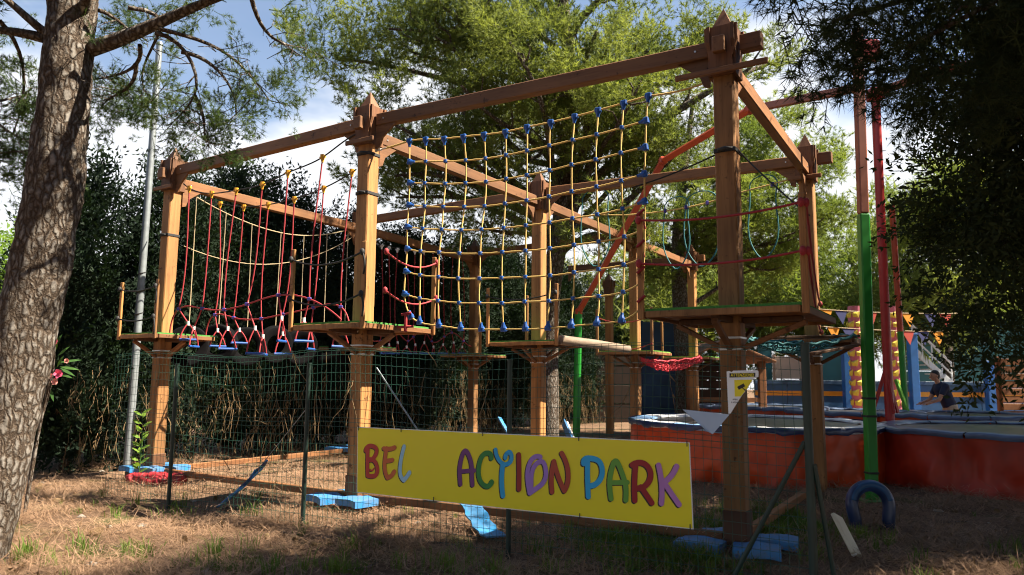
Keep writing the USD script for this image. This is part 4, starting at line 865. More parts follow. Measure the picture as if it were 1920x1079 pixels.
LET = [
    ('red letter B', (0.42, .022, .018), z4, [(h_, (172, 345), (166, 480), (168, 630)), (h_, (148, 368), (165, 330), (225, 322), (262, 352), (250, 420), (180, 462)), (h_, (180, 462), (250, 492), (272, 560), (262, 618), (215, 640), (168, 632)), (.008, (190, 570), (215, 578), (238, 556))]),
    ('orange letter E', (0.50, .10, .025), z4, [(h_, (368, 345), (350, 480), (352, 580), (378, 655)), (h_, (340, 345), (385, 352), (455, 335)), (h_, (362, 480), (430, 468)), (h_, (378, 655), (425, 628), (450, 590))]),
    ('pale blue letter L', (0.30, .52, .68), z4, [(h_ * .95, (555, 325), (528, 430), (512, 540), (520, 640), (552, 682)), (h_ * .95, (552, 682), (580, 650), (612, 600))]),
    ('purple letter A', (0.14, .028, .16), z4, [(h_, (1150, 722), (1142, 600), (1162, 450), (1205, 370), (1245, 430), (1272, 560), (1278, 730)), (h_ * .85, (1155, 588), (1300, 578))]),
    ('green letter C', (0.015, .19, .035), z4, [(h_ * 1.05, (1478, 448), (1462, 400), (1410, 400), (1358, 480), (1342, 580), (1362, 690), (1420, 745), (1482, 700))]),
    ('sky blue letter T', (0.01, .32, .62), z4, [(h_ * 1.1, (1600, 510), (1588, 640), (1590, 760), (1600, 845)), (h_ * .9, (1522, 360), (1542, 440), (1600, 510)), (h_ * .9, (1600, 510), (1668, 498), (1692, 430), (1672, 385), (1636, 408), (1626, 445))]),
    ('dark red letter I', (0.26, .012, .012), z4, [(h_ * 1.05, (1768, 412), (1772, 600), (1770, 775))]),
    ('lilac letter O', (0.30, .16, .50), z5, [(h_ * .95, (66, 712), (46, 580), (58, 460), (110, 380), (165, 378)), (h_ * .95, (78, 700), (84, 540), (130, 440), (180, 420), (215, 500), (200, 600), (140, 660), (75, 706))]),
    ('brown red letter N', (0.36, .045, .022), z5, [(h_, (272, 700), (268, 560), (290, 420)), (h_, (290, 420), (330, 560), (385, 690)), (h_, (385, 690), (418, 600), (408, 450), (362, 345))]),
    ('sky blue letter P', (0.01, .34, .66), z5, [(h_ * 1.05, (600, 400), (598, 560), (606, 742)), (h_ * 1.05, (562, 438), (572, 400), (640, 392), (705, 420), (734, 500), (712, 590), (610, 645))]),
    ('leaf green letter A', (0.11, .30, .035), z5, [(h_, (815, 762), (802, 640), (818, 500), (858, 415), (905, 500), (940, 600), (950, 775)), (h_ * .9, (820, 615), (965, 612))]),
    ('crimson letter R', (0.28, .006, .012), z5, [(h_ * 1.05, (1042, 450), (1030, 620), (1034, 778)), (h_ * 1.05, (1010, 452), (1050, 432), (1130, 445), (1178, 520), (1160, 610), (1060, 665)), (h_ * 1.05, (1090, 655), (1150, 740), (1190, 800))]),
    ('mauve letter K', (0.42, .17, .45), z5, [(h_, (1252, 455), (1280, 620), (1278, 805)), (h_, (1418, 465), (1370, 550), (1300, 612)), (h_, (1305, 615), (1380, 730), (1440, 815))])]
shadow_shift = np.array(z4(-9, 8)) - np.array(z4(0, 0))
from shapely.affinity import translate
for k, (lb, col, zf, st) in enumerate(LET):
    sh = strokes(zf, st)
    mt = plain('paint_letter_%03d' % k, col, .45, .02, 2)
    o = obj('letter', on_sign(sh, .0016, .0085), mt, sign, False); tag(o, lb)
    obj('drop_shadow', on_sign(translate(sh, *shadow_shift), .0012, .0064), MATS['ink_black'], o, False)
ties = MB()
for x, y in ((752, 806), (905, 813), (1085, 822), (1288, 832), (672, 803), (813, 937), (1087, 968), (1294, 989)):
    q = fpl(x, y, .045); obj('wire_tie', tube([q + ZU * .022, q - ZU * .022], .004, 6), MATS['ink_black'], sign)

# ---- torn warning sign
ws = thing('warning_sign', 'torn white warning sign with yellow camera pictogram in front of the right front post', 'sign')
WO = fpl(1366, 776, .02)
wl = lambda x, y: loc2(fpl(x, y, .02), WO)
def on_ws(poly, thick, off): return extrude_on(poly, thick, WO + FN * off, S_EX, S_EY)
torn = Polygon([wl(*p) for p in ((1362.5, 697), (1367, 696), (1372, 698), (1375, 695.5), (1420, 694.5), (1422.5, 697), (1422, 707.5), (1416.5, 708), (1411, 713), (1406, 722), (1401, 730), (1392, 741), (1382, 756), (1370, 775.5), (1366, 776.5))])
obj('panel', on_ws(torn, .003, 0), MATS['sign_white'], ws, False)
hd = Polygon([wl(*p) for p in ((1368, 700.2), (1416.5, 699.4), (1416.5, 707), (1368, 708.4))]).intersection(torn)
obj('header_bar', on_ws(hd, .001, .0034), MATS['ink_black'], ws, False)
ys_ = Polygon([wl(*p) for p in ((1377, 713), (1411, 712), (1411, 743), (1378, 744))]).intersection(torn.buffer(-.002))
obj('pictogram_square', on_ws(ys_, .001, .0034), MATS['sign_yellow'], ws, False)
cam_ic = unary_union([LineString([wl(1384, 728.5), wl(1396, 722)]).buffer(.012, cap_style=2), LineString([wl(1392, 727), wl(1397.5, 732.5)]).buffer(.0035), LineString([wl(1397, 731), wl(1398.5, 734)]).buffer(.004)]).intersection(ys_.buffer(.001))
obj('camera_symbol', on_ws(cam_ic, .001, .0048), MATS['ink_black'], ws, False)
def letters(text, h, p, mat, par, off, width=None):
    m = meshkit.text_mesh(text, h, .0008, True); v = np.array(m.vertices); v[:, 0] -= v[:, 0].min()
    if width: v[:, 0] *= width / v[:, 0].max()
    return obj('lettering', (WO + S_EX * (p[0] + v[:, :1]) + S_EY * (p[1] + v[:, 1:2]) + FN * (off + v[:, 2:]), m.faces), mat, par, False)
p0, p1 = wl(1370.5, 706.3), wl(1414, 706.0)
letters('ATTENZIONE!', .021, p0, MATS['sign_yellow'], ws, .0048, p1[0] - p0[0])
letters('AREA', .010, wl(1374, 750.5), MATS['ink_black'], ws, .0036); letters('A VIDEO', .010, wl(1371, 756), MATS['ink_black'], ws, .0036, .058)
flap = [fpl(1280, 768, .05), fpl(1368, 777.5, .022), fpl(1336.5, 814.5, .14), fpl(1326, 809, .15)]
fc = np.array(flap + [p + FN * .003 for p in flap])
obj('folded_flap', (fc, [[4, 5, 6], [4, 6, 7], [0, 2, 1], [0, 3, 2], [0, 1, 5], [0, 5, 4], [1, 2, 6], [1, 6, 5], [2, 3, 7], [2, 7, 6], [3, 0, 4], [3, 4, 7]]), MATS['sign_grey'], ws, False)

# ------------------------------------------------------------------ padded post feet
def foot(key, z, label, size=.40, gap=.02, extra=None, rot=0.0):
    t = thing('foot_cover', label, 'foot pad', 'blue padded covers round the post feet'); c = P[key]; g = np.random.default_rng(len(key) + int(z * 100))
    for sx, sy in ((-1, -1), (1, -1), (1, 1), (-1, 1)):
        o = c + RV * sx * (size / 2 + gap + .02 * sy * sx) + CV * sy * (size / 2 + gap)
        m = trimesh.creation.box((size, size * .8, .07)); m = m.subdivide().subdivide(); v = np.array(m.vertices)
        v[:, 2] += .016 * (meshkit.noise(v * 9 + sx + 3 * sy) - .5) * 2 - .05 * np.abs(v[:, 0] / size) ** 2
        a = g.normal() * .22; e1, e2 = RV * math.cos(a) + CV * math.sin(a), CV * math.cos(a) - RV * math.sin(a)
        obj('pad', (o + v[:, :1] * e1 + v[:, 1:2] * e2 + ZU * (v[:, 2:] + z), m.faces), MATS['pad_blue'], t, 40)
    if z > .1:
        for sx, sy in ((-1, -1), (1, -1), (1, 1), (-1, 1)):
            o = c + RV * sx * size * .52 + CV * sy * size * .52; obj('block', cbox(o + ZU * (z / 2 - .03), (size * .40, size * .36, z / 2 - .02), [RV, CV, ZU], .01), MATS['dark_wood'], t)
    return t
foot('A1', .17, 'blue foot pads on a dark base round the left front post', .31, .04); foot('A2', .13, 'blue foot pads on wooden blocks round the middle front post', .38, .05); foot('A3', .10, 'blue foot pads lying round the right front post', .37, .05)
foot('B1', .16, 'blue foot pads round the left back post, half hidden by the middle front post', .38); foot('C1', .14, 'small blue foot pads round the far left back post', .38)
t = thing('red_cushion', 'crumpled red cushions stuffed under the left blue foot pads', 'cushion')
for k, (x, d, r) in enumerate([(262, 10.55, .15), (292, 10.45, .19), (322, 10.5, .16)]):
    m = trimesh.creation.icosphere(4, 1.0); v = np.array(m.vertices); v = np.sign(v) * np.abs(v) ** .6 * A(1.15, .8, .62)
    v *= 1 + .5 * (meshkit.fbm(v * 2.6 + k * 5, 4, 2)[:, None] - .5) - .10 * np.abs(np.sin(v[:, :1] * 6 + 2 * v[:, 2:] + k))
    c = at(x, 905, d); obj('cushion', (v * r + A(c[0], d, .06), m.faces), MATS['cloth_red'], t, True)

# small blue things and boards lying about
def strip(name, label, pts, w, mat, cat, side, thick=.015):
    p = spline(pts, 20); t = thing(name, label, cat); s = unit(side); up = np.cross(np.gradient(p, axis=0), s); up /= np.linalg.norm(up, axis=1, keepdims=True)
    ws_ = w * (1 + .12 * np.sin(np.arange(20) * 1.7))
    a, b = p + s * ws_[:, None] / 2, p - s * ws_[:, None] / 2; v = np.concatenate([a, b, b + up * thick, a + up * thick]); n = 20; f = []
    for i in range(n - 1):
        for o0, o1 in ((0, n), (n, 2 * n), (2 * n, 3 * n), (3 * n, 0)): f += [[o0 + i, o1 + i, o1 + i + 1], [o0 + i, o1 + i + 1, o0 + i + 1]]
    f += [[0, 2 * n, n], [0, 3 * n, 2 * n], [n - 1, 2 * n - 1, 3 * n - 1], [n - 1, 3 * n - 1, 4 * n - 1]]
    obj('sheet', (v, f), mat, t, 40); return t, p
t, p = strip('plastic_strip', 'bent bright blue plastic strip sloping to the ground under the yellow sign', [at(858, 905, 7.7), at(885, 950, 7.55), at(905, 985, 7.35), at(922, 1003, 7.15), at(935, 1008, 7.0)], .21, MATS['slide_blue'], 'strip', A(1, .35, 0))
t, p = strip('webbing_strip', 'crumpled blue webbing strip hanging to the ground left of the middle front post', [at(490, 872, 9.1), at(476, 892, 9.05), at(462, 905, 8.95), at(448, 920, 8.9), at(436, 930, 8.8), at(418, 941, 8.7)], .16, MATS['vinyl_navy'], 'strip', A(.5, .4, .5))
for sd in (-1, 1): obj('edge_cord', tube(p + unit(A(.5, .4, .5)) * .085 * sd, .014, 6), MATS['pad_blue'], t, True)
for k in range(2, 19, 4): obj('rung', tube([p[k] - unit(A(.5, .4, .5)) * .085, p[k] + unit(A(.5, .4, .5)) * .085], .013, 6), MATS['pad_blue'], t, True)
t = thing('blue_tub', 'blue plastic tub round the foot of the green arch leg', 'tub'); c = at(1080, 812, 15.6); prof = [(0.0, -.28), (.17, -.28), (.21, .0), (.225, .0), (.225, -.03), (.235, .015), (.20, .015), (.155, -.24), (0., -.24)]
m = trimesh.creation.revolve(prof, sections=20); obj('tub', (np.array(m.vertices) + A(c[0], c[1], .29), m.faces), MATS['vinyl_sky'], t, 40)
obj('rim', tube([A(c[0] + .225 * math.cos(a), c[1] + .225 * math.sin(a), .30) for a in np.linspace(0, 6.283, 24)], .012, 5, False), MATS['pad_blue'], t, True)
t = thing('leaning_board', 'blue board leaning beside the blue tub', 'board'); obj('board', bar(at(1056, 792, 15.2), at(1072, 830, 14.9), .22, .03, up=(1, .3, .2)), MATS['pad_blue'], t); obj('white_edge', bar(at(1063, 791, 15.15), at(1079, 829, 14.85), .03, .035, up=(1, .3, .2)), MATS['plastic_white'], t)
t = thing('blue_paddle', 'small blue paddle shape leaning behind the fence left of the centre back post', 'paddle'); obj('blade', bar(at(936, 783, 13.2), at(950, 808, 13.1), .13, .03, up=(1, -.4, .3)), MATS['slide_blue'], t); obj('shaft', tube([at(948, 806, 13.1), at(956, 822, 13.0)], .018, 7), MATS['slide_blue'], t)
t = thing('cream_board', 'cream coloured slab leaning on the ground right of the corner fence post', 'board')
a, b = at(1606, 1041, 6.45), at(1568, 967, 6.65); obj('slab', bar(a, b, .20, .035, up=(.75, -.55, .35)), MATS['board_cream'], t); obj('worn_edge', bar(a + A(-.028, -.03, 0), b + A(-.028, -.03, 0), .03, .042, up=(.75, -.55, .35)), MATS['plastic_white'], t)
t = thing('steel_pole', 'tall grey galvanised pole beside the left front post', 'pole'); b = at(236, 905, 11.9); b[2] = -.1; tp = at(299, 85, 11.9)
obj('shaft', tube([b, A(*(b[:2] * .5 + tp[:2] * .5), 3.0), tp], [.062, .058, .05], 14), MATS['galvanised'], t, 40); obj('pole_cap', tube([tp, tp + ZU * .05], [.06, .045], 12), MATS['galvanised'], t)
for z in (2.35, 2.7, 3.0): obj('wire_wrap', tube([A(*(b[:2] + (tp - b)[:2] * ((z - b[2]) / (tp - b)[2])), z) + A(.066 * math.cos(a), .066 * math.sin(a), .02 * a) for a in np.linspace(0, 6.3, 14)], .007, 5), MATS['rope_black'], t, True)

# ------------------------------------------------------------------ bungee frame, trampolines
bf = thing('bungee_frame', 'green and red steel bungee frame with an orange arched arm', 'bungee frame')
b = on_z(1636, 943, 0); D1 = b[1]; tp = at(1607, 55, D1)
zs_ = at(1618, 402, D1)[2]; lerp = lambda a, b_, z: a + (b_ - a) * ((z - a[2]) / (b_[2] - a[2]))
obj('post', bar(A(b[0], b[1], .02), lerp(b, tp, zs_), .125, .125, up=(0, 1, 0), ch=.015), MATS['frame_green'], bf)
tag(obj('post', bar(lerp(b, tp, zs_ + .005), tp, .115, .115, up=(0, 1, 0), ch=.015), MATS['frame_rust'], bf), 'rust coloured upper part of the big green post')
obj('base_plate', cbox(A(b[0], b[1], .02), (.15, .15, .018)), MATS['frame_green'], bf)
for z in (.36, 1.05, 1.27): obj('strap', cbox(lerp(b, tp, z), (.068, .068, .014)), MATS['rope_black'], bf)
j = [at(1085, 585, 15.6), at(1162, 440, 14.6), at(1243, 302, 13.4), at(1325, 250, 12.2), at(1405, 206, 11.0), at(1604, 166, D1)]
c = at(1080, 812, 15.6); obj('arch_leg', tube([A(c[0], c[1], .02), j[0]], .078, 14), MATS['frame_green'], bf, 40)
obj('arm', bar(j[0], j[2], .11, .11, up=(0, 1, .3)), MATS['frame_orange'], bf); obj('arm', bar(j[2], j[4], .10, .10, up=(0, 1, .3)), MATS['frame_orange'], bf); obj('arm', bar(j[4], j[5], .09, .10, up=(0, 0, 1)), MATS['frame_rust'], bf)
for q, r in ((j[0], .075), (j[2], .072), (j[4], .07)): obj('elbow', cbox(q, (r, r, r), None, .03), MATS['frame_orange'], bf)
obj('post', tube([A(*at(1669, 800, 13.2)[:2], 0), at(1641, 175, 13.2)], .078, 14), MATS['frame_red'], bf, 40)
q = at(1661, 690, 13.2)
for dx, dy in ((-.22, .1), (.22, .1), (0, -.2)): obj('foot_brace', bar(q, A(q[0] + dx, q[1] + dy, .95), .035, .06), MATS['frame_red'], bf)
obj('pulley_head', cbox(at(1641, 178, 13.2), (.13, .11, .11), None, .02), MATS['frame_red'], bf); obj('pulley_head', cbox(tp - ZU * .3 + A(.15, 0, 0), (.12, .06, .14), None, .02), MATS['frame_red'], bf)
q3a, q3b = at(1700, 790, 17.5), at(1672, 385, 17.5); q3a[2] = 0; zm = at(1686, 622, 17.5)[2]
obj('post', tube([q3a, lerp(q3a, q3b, zm)], .07, 12), MATS['frame_green'], bf, 40); tag(obj('post', tube([lerp(q3a, q3b, zm), q3b], .068, 12), MATS['frame_orange'], bf, 40), 'thin orange upper pole at the far right')
obj('foot_brace', bar(at(1680, 712, 17.2), at(1708, 790, 16.9), .07, .07), MATS['turf_lit'], bf)
obj('arm', bar(at(1650, 172, 13.1), at(1760, 133, 11.5), .11, .12), MATS['frame_rust'], bf); obj('arm', bar(at(1758, 133, 11.5), at(1885, 112, 10.2), .11, .12), MATS['frame_orange'], bf)
t = thing('foam_arch', 'worn blue foam arch standing round the foot of the green post', 'foam arch'); a_ = np.linspace(0, math.pi, 18); cc = at(1634, 985, 7.9); cc[2] = 0
prof = [cc + A(-.165, 0, 0)] + [cc + A(-.19 * math.cos(a), .02 * math.sin(a), .22 + .19 * math.sin(a)) for a in a_] + [cc + A(.18, 0, -.02)]
obj('arch', tube(spline(prof, 40), .062, 10), MATS['vinyl_navy'], t, True); obj('outer_skin', tube(spline([p + A(0, -.024, .012) for p in prof[2:-2]], 40), .040, 10), MATS['wall_blue'], t, True)

def trampoline(label, cx, cy, rx, ry, z, skirt='vinyl_red', seed=0, glare=False):
    t = thing('trampoline', label, 'trampoline', 'round trampolines with red skirts'); n = 120; g = np.random.default_rng(seed)
    a = np.linspace(0, 2 * np.pi, n, endpoint=False); ca, sa = np.cos(a), np.sin(a)
    rows = []; n = 240; a = np.linspace(0, 2 * np.pi, n, endpoint=False); ca, sa = np.cos(a), np.sin(a)
    for h in np.linspace(0, 1, 10):
        w = (meshkit.fbm(np.stack([ca * 5 + seed, sa * 5, np.full(n, h * 1.6)], 1), 4, seed) - .5) * .30 * (1.2 - h) + .045 * np.sin(a * 22 + 3 * np.sin(a * 5) + seed + h * 1.5) * (.3 + h * .7) * (1.05 - h)
        k = 1 + w / rx + .03 * (1 - h)
        rows.append(np.stack([cx + ca * rx * .985 * k, cy + sa * ry * .985 * k, np.full(n, .0 + (z - .03) * h)], 1))
    v = np.vstack(rows); f = []
    i, jx = np.meshgrid(np.arange(9), np.arange(n), indexing='ij'); q = np.stack([i * n + jx, i * n + (jx + 1) % n, (i + 1) * n + (jx + 1) % n, (i + 1) * n + jx], -1).reshape(-1, 4)
    obj('skirt', (v, q), MATS[skirt], t, True)
    prof = [(1.0, -.06), (1.008, -.02), (1.002, .012), (.96, .028), (.86, .024), (.83, .008), (.83, -.01)]
    segs = 10
    for s in range(segs):
        aa = np.linspace(s * 2 * np.pi / segs, (s + 1) * 2 * np.pi / segs - .012, 13); V = []
        for k, th in enumerate(aa):
            for (pr, pz) in prof:
                bump = .018 * (meshkit.noise(np.array([pr * 9, th * 7, seed])) - .5) * 2
                V.append([cx + math.cos(th) * rx * (1 + (pr - 1)), 0, 0]); V[-1] = [cx + math.cos(th) * rx * pr, cy + math.sin(th) * ry * pr, z + pz + bump]
        m_ = len(prof); F = [[i * m_ + j2, (i + 1) * m_ + j2, (i + 1) * m_ + j2 + 1, i * m_ + j2 + 1] for i in range(12) for j2 in range(m_ - 1)]
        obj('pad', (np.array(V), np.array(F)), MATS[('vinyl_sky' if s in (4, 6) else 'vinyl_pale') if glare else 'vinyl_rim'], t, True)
    if glare:
        aa = np.linspace(0, 2 * np.pi, 121); ap = [(1.004, .030), (1.014, .022), (1.02, -.01), (1.016, -.055)]
        V = np.array([[cx + math.cos(th) * rx * pr, cy + math.sin(th) * ry * pr, z + pz + (.02 * math.sin(th * 17 + 2) + .015 * math.sin(th * 41)) * (pz < 0)] for th in aa for pr, pz in ap])
        obj('apron', (V, np.array([[i * 4 + q_, (i + 1) * 4 + q_, (i + 1) * 4 + q_ + 1, i * 4 + q_ + 1] for i in range(120) for q_ in range(3)])), MATS['vinyl_navy'], t, True)
    k = 60; aa = np.linspace(0, 2 * np.pi, k, endpoint=False); rr = [0, .3, .6, .85]; V = [[cx, cy, z - .05]] + [[cx + math.cos(th) * rx * r, cy + math.sin(th) * ry * r, z - .05 + .045 * r * r] for r in rr[1:] for th in aa]
    F = [[0, 1 + i, 1 + (i + 1) % k] for i in range(k)] + [x for l in range(2) for i in range(k) for x in ([1 + l * k + i, 1 + (l + 1) * k + i, 1 + (l + 1) * k + (i + 1) % k], [1 + l * k + i, 1 + (l + 1) * k + (i + 1) % k, 1 + l * k + (i + 1) % k])]
    obj('jumping_mat', (np.array(V), np.array(F)), MATS['mat_dark'], t, True)
    for th in np.linspace(0, 2 * np.pi, 8, endpoint=False) + .2: obj('leg', tube([A(cx + math.cos(th) * rx * .95, cy + math.sin(th) * ry * .95, 0), A(cx + math.cos(th) * rx * .95, cy + math.sin(th) * ry * .95, z - .03)], .025, 6), MATS['steel'], t)
    return t
trampoline('large trampoline with orange-red skirt behind the right front post', 4.1, 13.0, 2.02, 2.4, .80, seed=1, glare=True)
trampoline('shaded trampoline with dark red skirt, shade put into its colour, cut off by the right edge of the picture', 7.75, 11.3, 2.2, 2.2, .80, 'vinyl_dark_red', seed=2)
trampoline('far trampoline between the green post and the red pole', 7.9, 17.6, 1.5, 1.6, .82, seed=3)
trampoline('far trampoline just in front of the bending person', 9.35, 15.6, 1.65, 1.7, .85, seed=4)
trampoline('far trampoline right behind the large orange-skirted one', 6.4, 19.4, 1.6, 1.6, .86, seed=5)

# ------------------------------------------------------------------ far amusement corner
WD_ = 24.5
t = thing('pool_wall', 'low blue boarded wall with an orange stripe behind the trampolines', 'wall')
x0, x1 = at(1415, 740, WD_)[0], at(1960, 740, WD_)[0]; npn = 9; zt_ = at(1640, 716, WD_)[2]
for k in range(npn):
    a0, a1 = x0 + (x1 - x0) * k / npn, x0 + (x1 - x0) * (k + 1) / npn - .02
    obj('panel', cbox(A((a0 + a1) / 2, WD_, (zt_ - .1) / 2), ((a1 - a0) / 2, .04, (zt_ - .1) / 2)), MATS['wall_blue'], t)
    obj('stripe', cbox(A((a0 + a1) / 2, WD_ - .05, at(1640, 739, WD_)[2]), ((a1 - a0) / 2, .012, .075)), MATS['stripe_orange'], t)
obj('cap_rail', cbox(A((x0 + x1) / 2, WD_, zt_ - .04), ((x1 - x0) / 2, .10, .06)), MATS['tarp_blue'], t)
for k, (px, y0, lb) in enumerate([(1585, 640, 'blue post behind the green post'), (1709, 628, 'blue post left of the white stairs'), (1853, 680, 'blue post beside the brown hut')]):
    q = at(px, y0, 24.1); t = thing('blue_pillar', lb, 'post', 'blue posts of the far play area'); obj('shaft', cbox(A(q[0], 24.1, q[2] / 2), (.12, .12, q[2] / 2), None, .01), MATS['blue_post'], t); obj('top_plate', cbox(A(q[0], 24.1, q[2] + .02), (.15, .15, .03)), MATS['blue_post'], t)
for px, lb in ((1602, 'pink column with yellow scales behind the green post'), (1671, 'pink column with yellow scales behind the red pole')):
    q = at(px, 575, 23.3); t = thing('scaly_column', lb, 'column', 'pink and yellow columns'); R_ = .20
    obj('shaft', tube([A(q[0], 23.3, 0), A(q[0], 23.3, q[2])], R_, 16), MATS['column_pink'], t, 40)
    for zz in np.arange(.9, q[2], .30):
        for kk in range(6):
            th = kk * math.pi / 3 + zz * 2.4; d = A(math.cos(th), math.sin(th), 0); s = A(-d[1], d[0], 0); c = A(q[0], 23.3, zz) + d * (R_ + .015)
            obj('scale', trimesh.convex.convex_hull(np.array([c + s * .11 + ZU * .09, c - s * .11 + ZU * .02, c + s * .07 - ZU * .12, c - s * .09 - ZU * .10, c + d * .05, c + s * .1 - ZU * .0])), MATS['column_yellow'], t, False)
t = thing('white_stairs', 'white metal stairs with railings in the far play area', 'stairs')
for dy in (0, .8):
    a, b = at(1712, 655, 26 + dy), at(1786, 722, 26 + dy); obj('stringer', bar(a, b, .05, .20), MATS['white_paint'], t)
    a2, b2 = a + ZU * .85, b + ZU * .75; obj('handrail', tube([a2, b2], .035, 8), MATS['white_paint'], t); obj('handrail', tube([a * .5 + a2 * .5, b * .5 + b2 * .5], .025, 8), MATS['white_paint'], t)
    for u in np.linspace(0, 1, 5): obj('baluster', tube([a + (b - a) * u, a2 + (b2 - a2) * u], .022, 6), MATS['white_paint'], t)
a, b = at(1712, 655, 26), at(1786, 722, 26)
for u in np.linspace(.05, .95, 8): obj('tread', cbox(a + (b - a) * u + A(0, .4, 0), (.12, .38, .018)), MATS['white_paint'], t)
def panel_thing(name, label, cat, px0, px1, py0, py1, d, mat, slats=0, thick=.05):
    a, b = at(px0, py0, d), at(px1, py1, d); z1 = max(b[2], 0); t = thing(name, label, cat); n = max(slats, 1)
    for k in range(n):
        u0, u1 = k / n, (k + 1) / n; obj('board' if slats else 'sheet', cbox(A((a[0] + b[0]) / 2, d + (.006 if k % 2 else 0), a[2] + (z1 - a[2]) * (u0 + u1) / 2), ((b[0] - a[0]) / 2, thick / 2, abs(a[2] - z1) / n / 2 - (.012 if slats else 0)), None, .008), mat, t)
    for xx in (a[0], b[0]): obj('upright', cbox(A(xx, d + .06, a[2] / 2), (.05, .05, a[2] / 2 + .04)), mat, t)
    return t
panel_thing('green_screen', 'teal mesh screen behind the far blue wall left of the white stairs', 'screen', 1500, 1600, 640, 722, 27.5, MATS['wall_teal']); panel_thing('green_screen', 'dark teal tarpaulin wall behind the white stairs', 'screen', 1690, 1965, 590, 725, 29, MATS['wall_teal'], 5)
panel_thing('beige_wall', 'beige wall panel seen between the right front and right back posts', 'wall', 1452, 1520, 668, 800, 26, MATS['wall_beige'], 3); panel_thing('teal_panel', 'narrow teal panel left of the beige wall panel', 'panel', 1425, 1449, 640, 800, 26.5, MATS['wall_teal'])
panel_thing('blue_tarpaulin', 'dark blue tarpaulin wall behind the red hammock net', 'tarpaulin', 1203, 1300, 604, 810, 21.5, MATS['tarp_blue']); panel_thing('long_hoarding', 'added dark screen that darkens the gap low under the trees behind the yellow net', 'screen', 1080, 1203, 650, 830, 27, MATS['hut_dark'], 4)  # second panel is added to darken the background under the trees
panel_thing('brown_hut_wall', 'brown log-boarded hut wall at the right edge of the picture', 'hut', 1872, 2050, 672, 800, 18.5, MATS['hut_wood'], 9, .12)
# open wooden hut behind the right front post
t = thing('playhouse', 'small open wooden hut with pitched roof left of the torn sign', 'hut'); D = 20.2; xa, xb = at(1292, 700, D)[0], at(1428, 700, D)[0]; ze = at(1428, 678, D)[2]; zp_ = at(1350, 640, D)[2]
for xx in (xa, xb):
    for dy in (0, 1.8): obj('post', cbox(A(xx, D + dy, ze / 2), (.09, .09, ze / 2), None, .01), MATS['hut_wood'], t)
for k in range(8): obj('back_board', cbox(A((xa + xb) / 2, D + 1.9, ze * (k + .5) / 8), ((xb - xa) / 2, .03, ze / 16 - .008)), MATS['hut_dark'], t)
xm = xa + (xb - xa) * .42
for (s, e) in ((xa - .2, xm), (xb + .2, xm)):
    for k in range(4):
        y0 = D - .3 + k * .62; obj('roof_board', bar(A(s, y0, ze - .02), A(e, y0, zp_), .58, .05, up=(0, 0, 1)), MATS['hut_wood'], t)
obj('front_rail', bar(A(xa, D - .05, 1.0), A(xb, D - .05, 1.0), .06, .12), MATS['hut_wood'], t)
t = thing('pennant_string', 'string of small orange, red and navy pennants across the far play area', 'bunting')
for (pa, pb, lst) in (((1535, 580), (1800, 588), [(1562, 'orange'), (1586, 'navy'), (1640, 'red'), (1713, 'orange'), (1745, 'navy'), (1776, 'red')]), ((1535, 612), (1800, 622), [(1563, 'orange'), (1600, 'navy'), (1714, 'red'), (1740, 'navy'), (1762, 'orange')])):
    a, b = at(*pa, 22.5), at(*pb, 22.5); s = sag(a, b, .05, 20); obj('cord', tube(s, .012, 4), MATS['rope_beige'], t, True)
    for px, cl in lst:
        u = (px - pa[0]) / (pb[0] - pa[0]); c = s[int(u * 19)]; w = .19; h = .42
        obj('pennant', (np.array([c + A(-w, 0, 0), c + A(w, 0, 0), c + A(.02, -.05, -h), c + A(-w, .012, 0), c + A(w, .012, 0), c + A(.02, -.038, -h)]), [[0, 2, 1], [3, 4, 5], [0, 1, 4], [0, 4, 3], [1, 2, 5], [1, 5, 4], [2, 0, 3], [2, 3, 5]]), MATS['pennant_' + cl], t, False)

# ------------------------------------------------------------------ the person behind the trampolines
def capsule(a, b, r0, r1, n=10):
    s = lambda c, r: m3.Manifold.sphere(r, 20).translate([float(x) for x in c])
    return m3.Manifold.batch_hull([s(a, r0), s(b, r1)])
def fuse(parts, edge=.025):
    m = parts[0]
    for q in parts[1:]: m = m + q
    m = m.refine_to_length(edge); me = m.to_mesh(); t = trimesh.Trimesh(me.vert_properties[:, :3], me.tri_verts); trimesh.smoothing.filter_taubin(t, iterations=12); return t
pc = at(1772, 760, 17.9); PX0, PY0 = pc[0], 17.9
per = thing('person', 'person in a navy shirt and beige shorts bending forward over the far trampoline', 'person')
L = lambda x, y, z: A(PX0 + x, PY0 + y, z)
hip, ch, nk, hd = L(.12, 0, .92), L(-.06, 0, 1.34), L(-.14, 0, 1.50), L(-.21, 0, 1.64)
body = [capsule(hip, L(.04, 0, 1.1), .145, .14), capsule(L(.04, 0, 1.1), ch, .14, .165), capsule(ch, nk, .12, .055), capsule(nk, hd, .052, .07), capsule(hd + A(0, 0, .03), hd + A(-.015, 0, -.03), .10, .075), capsule(hd + A(-.10, 0, -.01), hd + A(-.115, 0, -.03), .014, .018)]
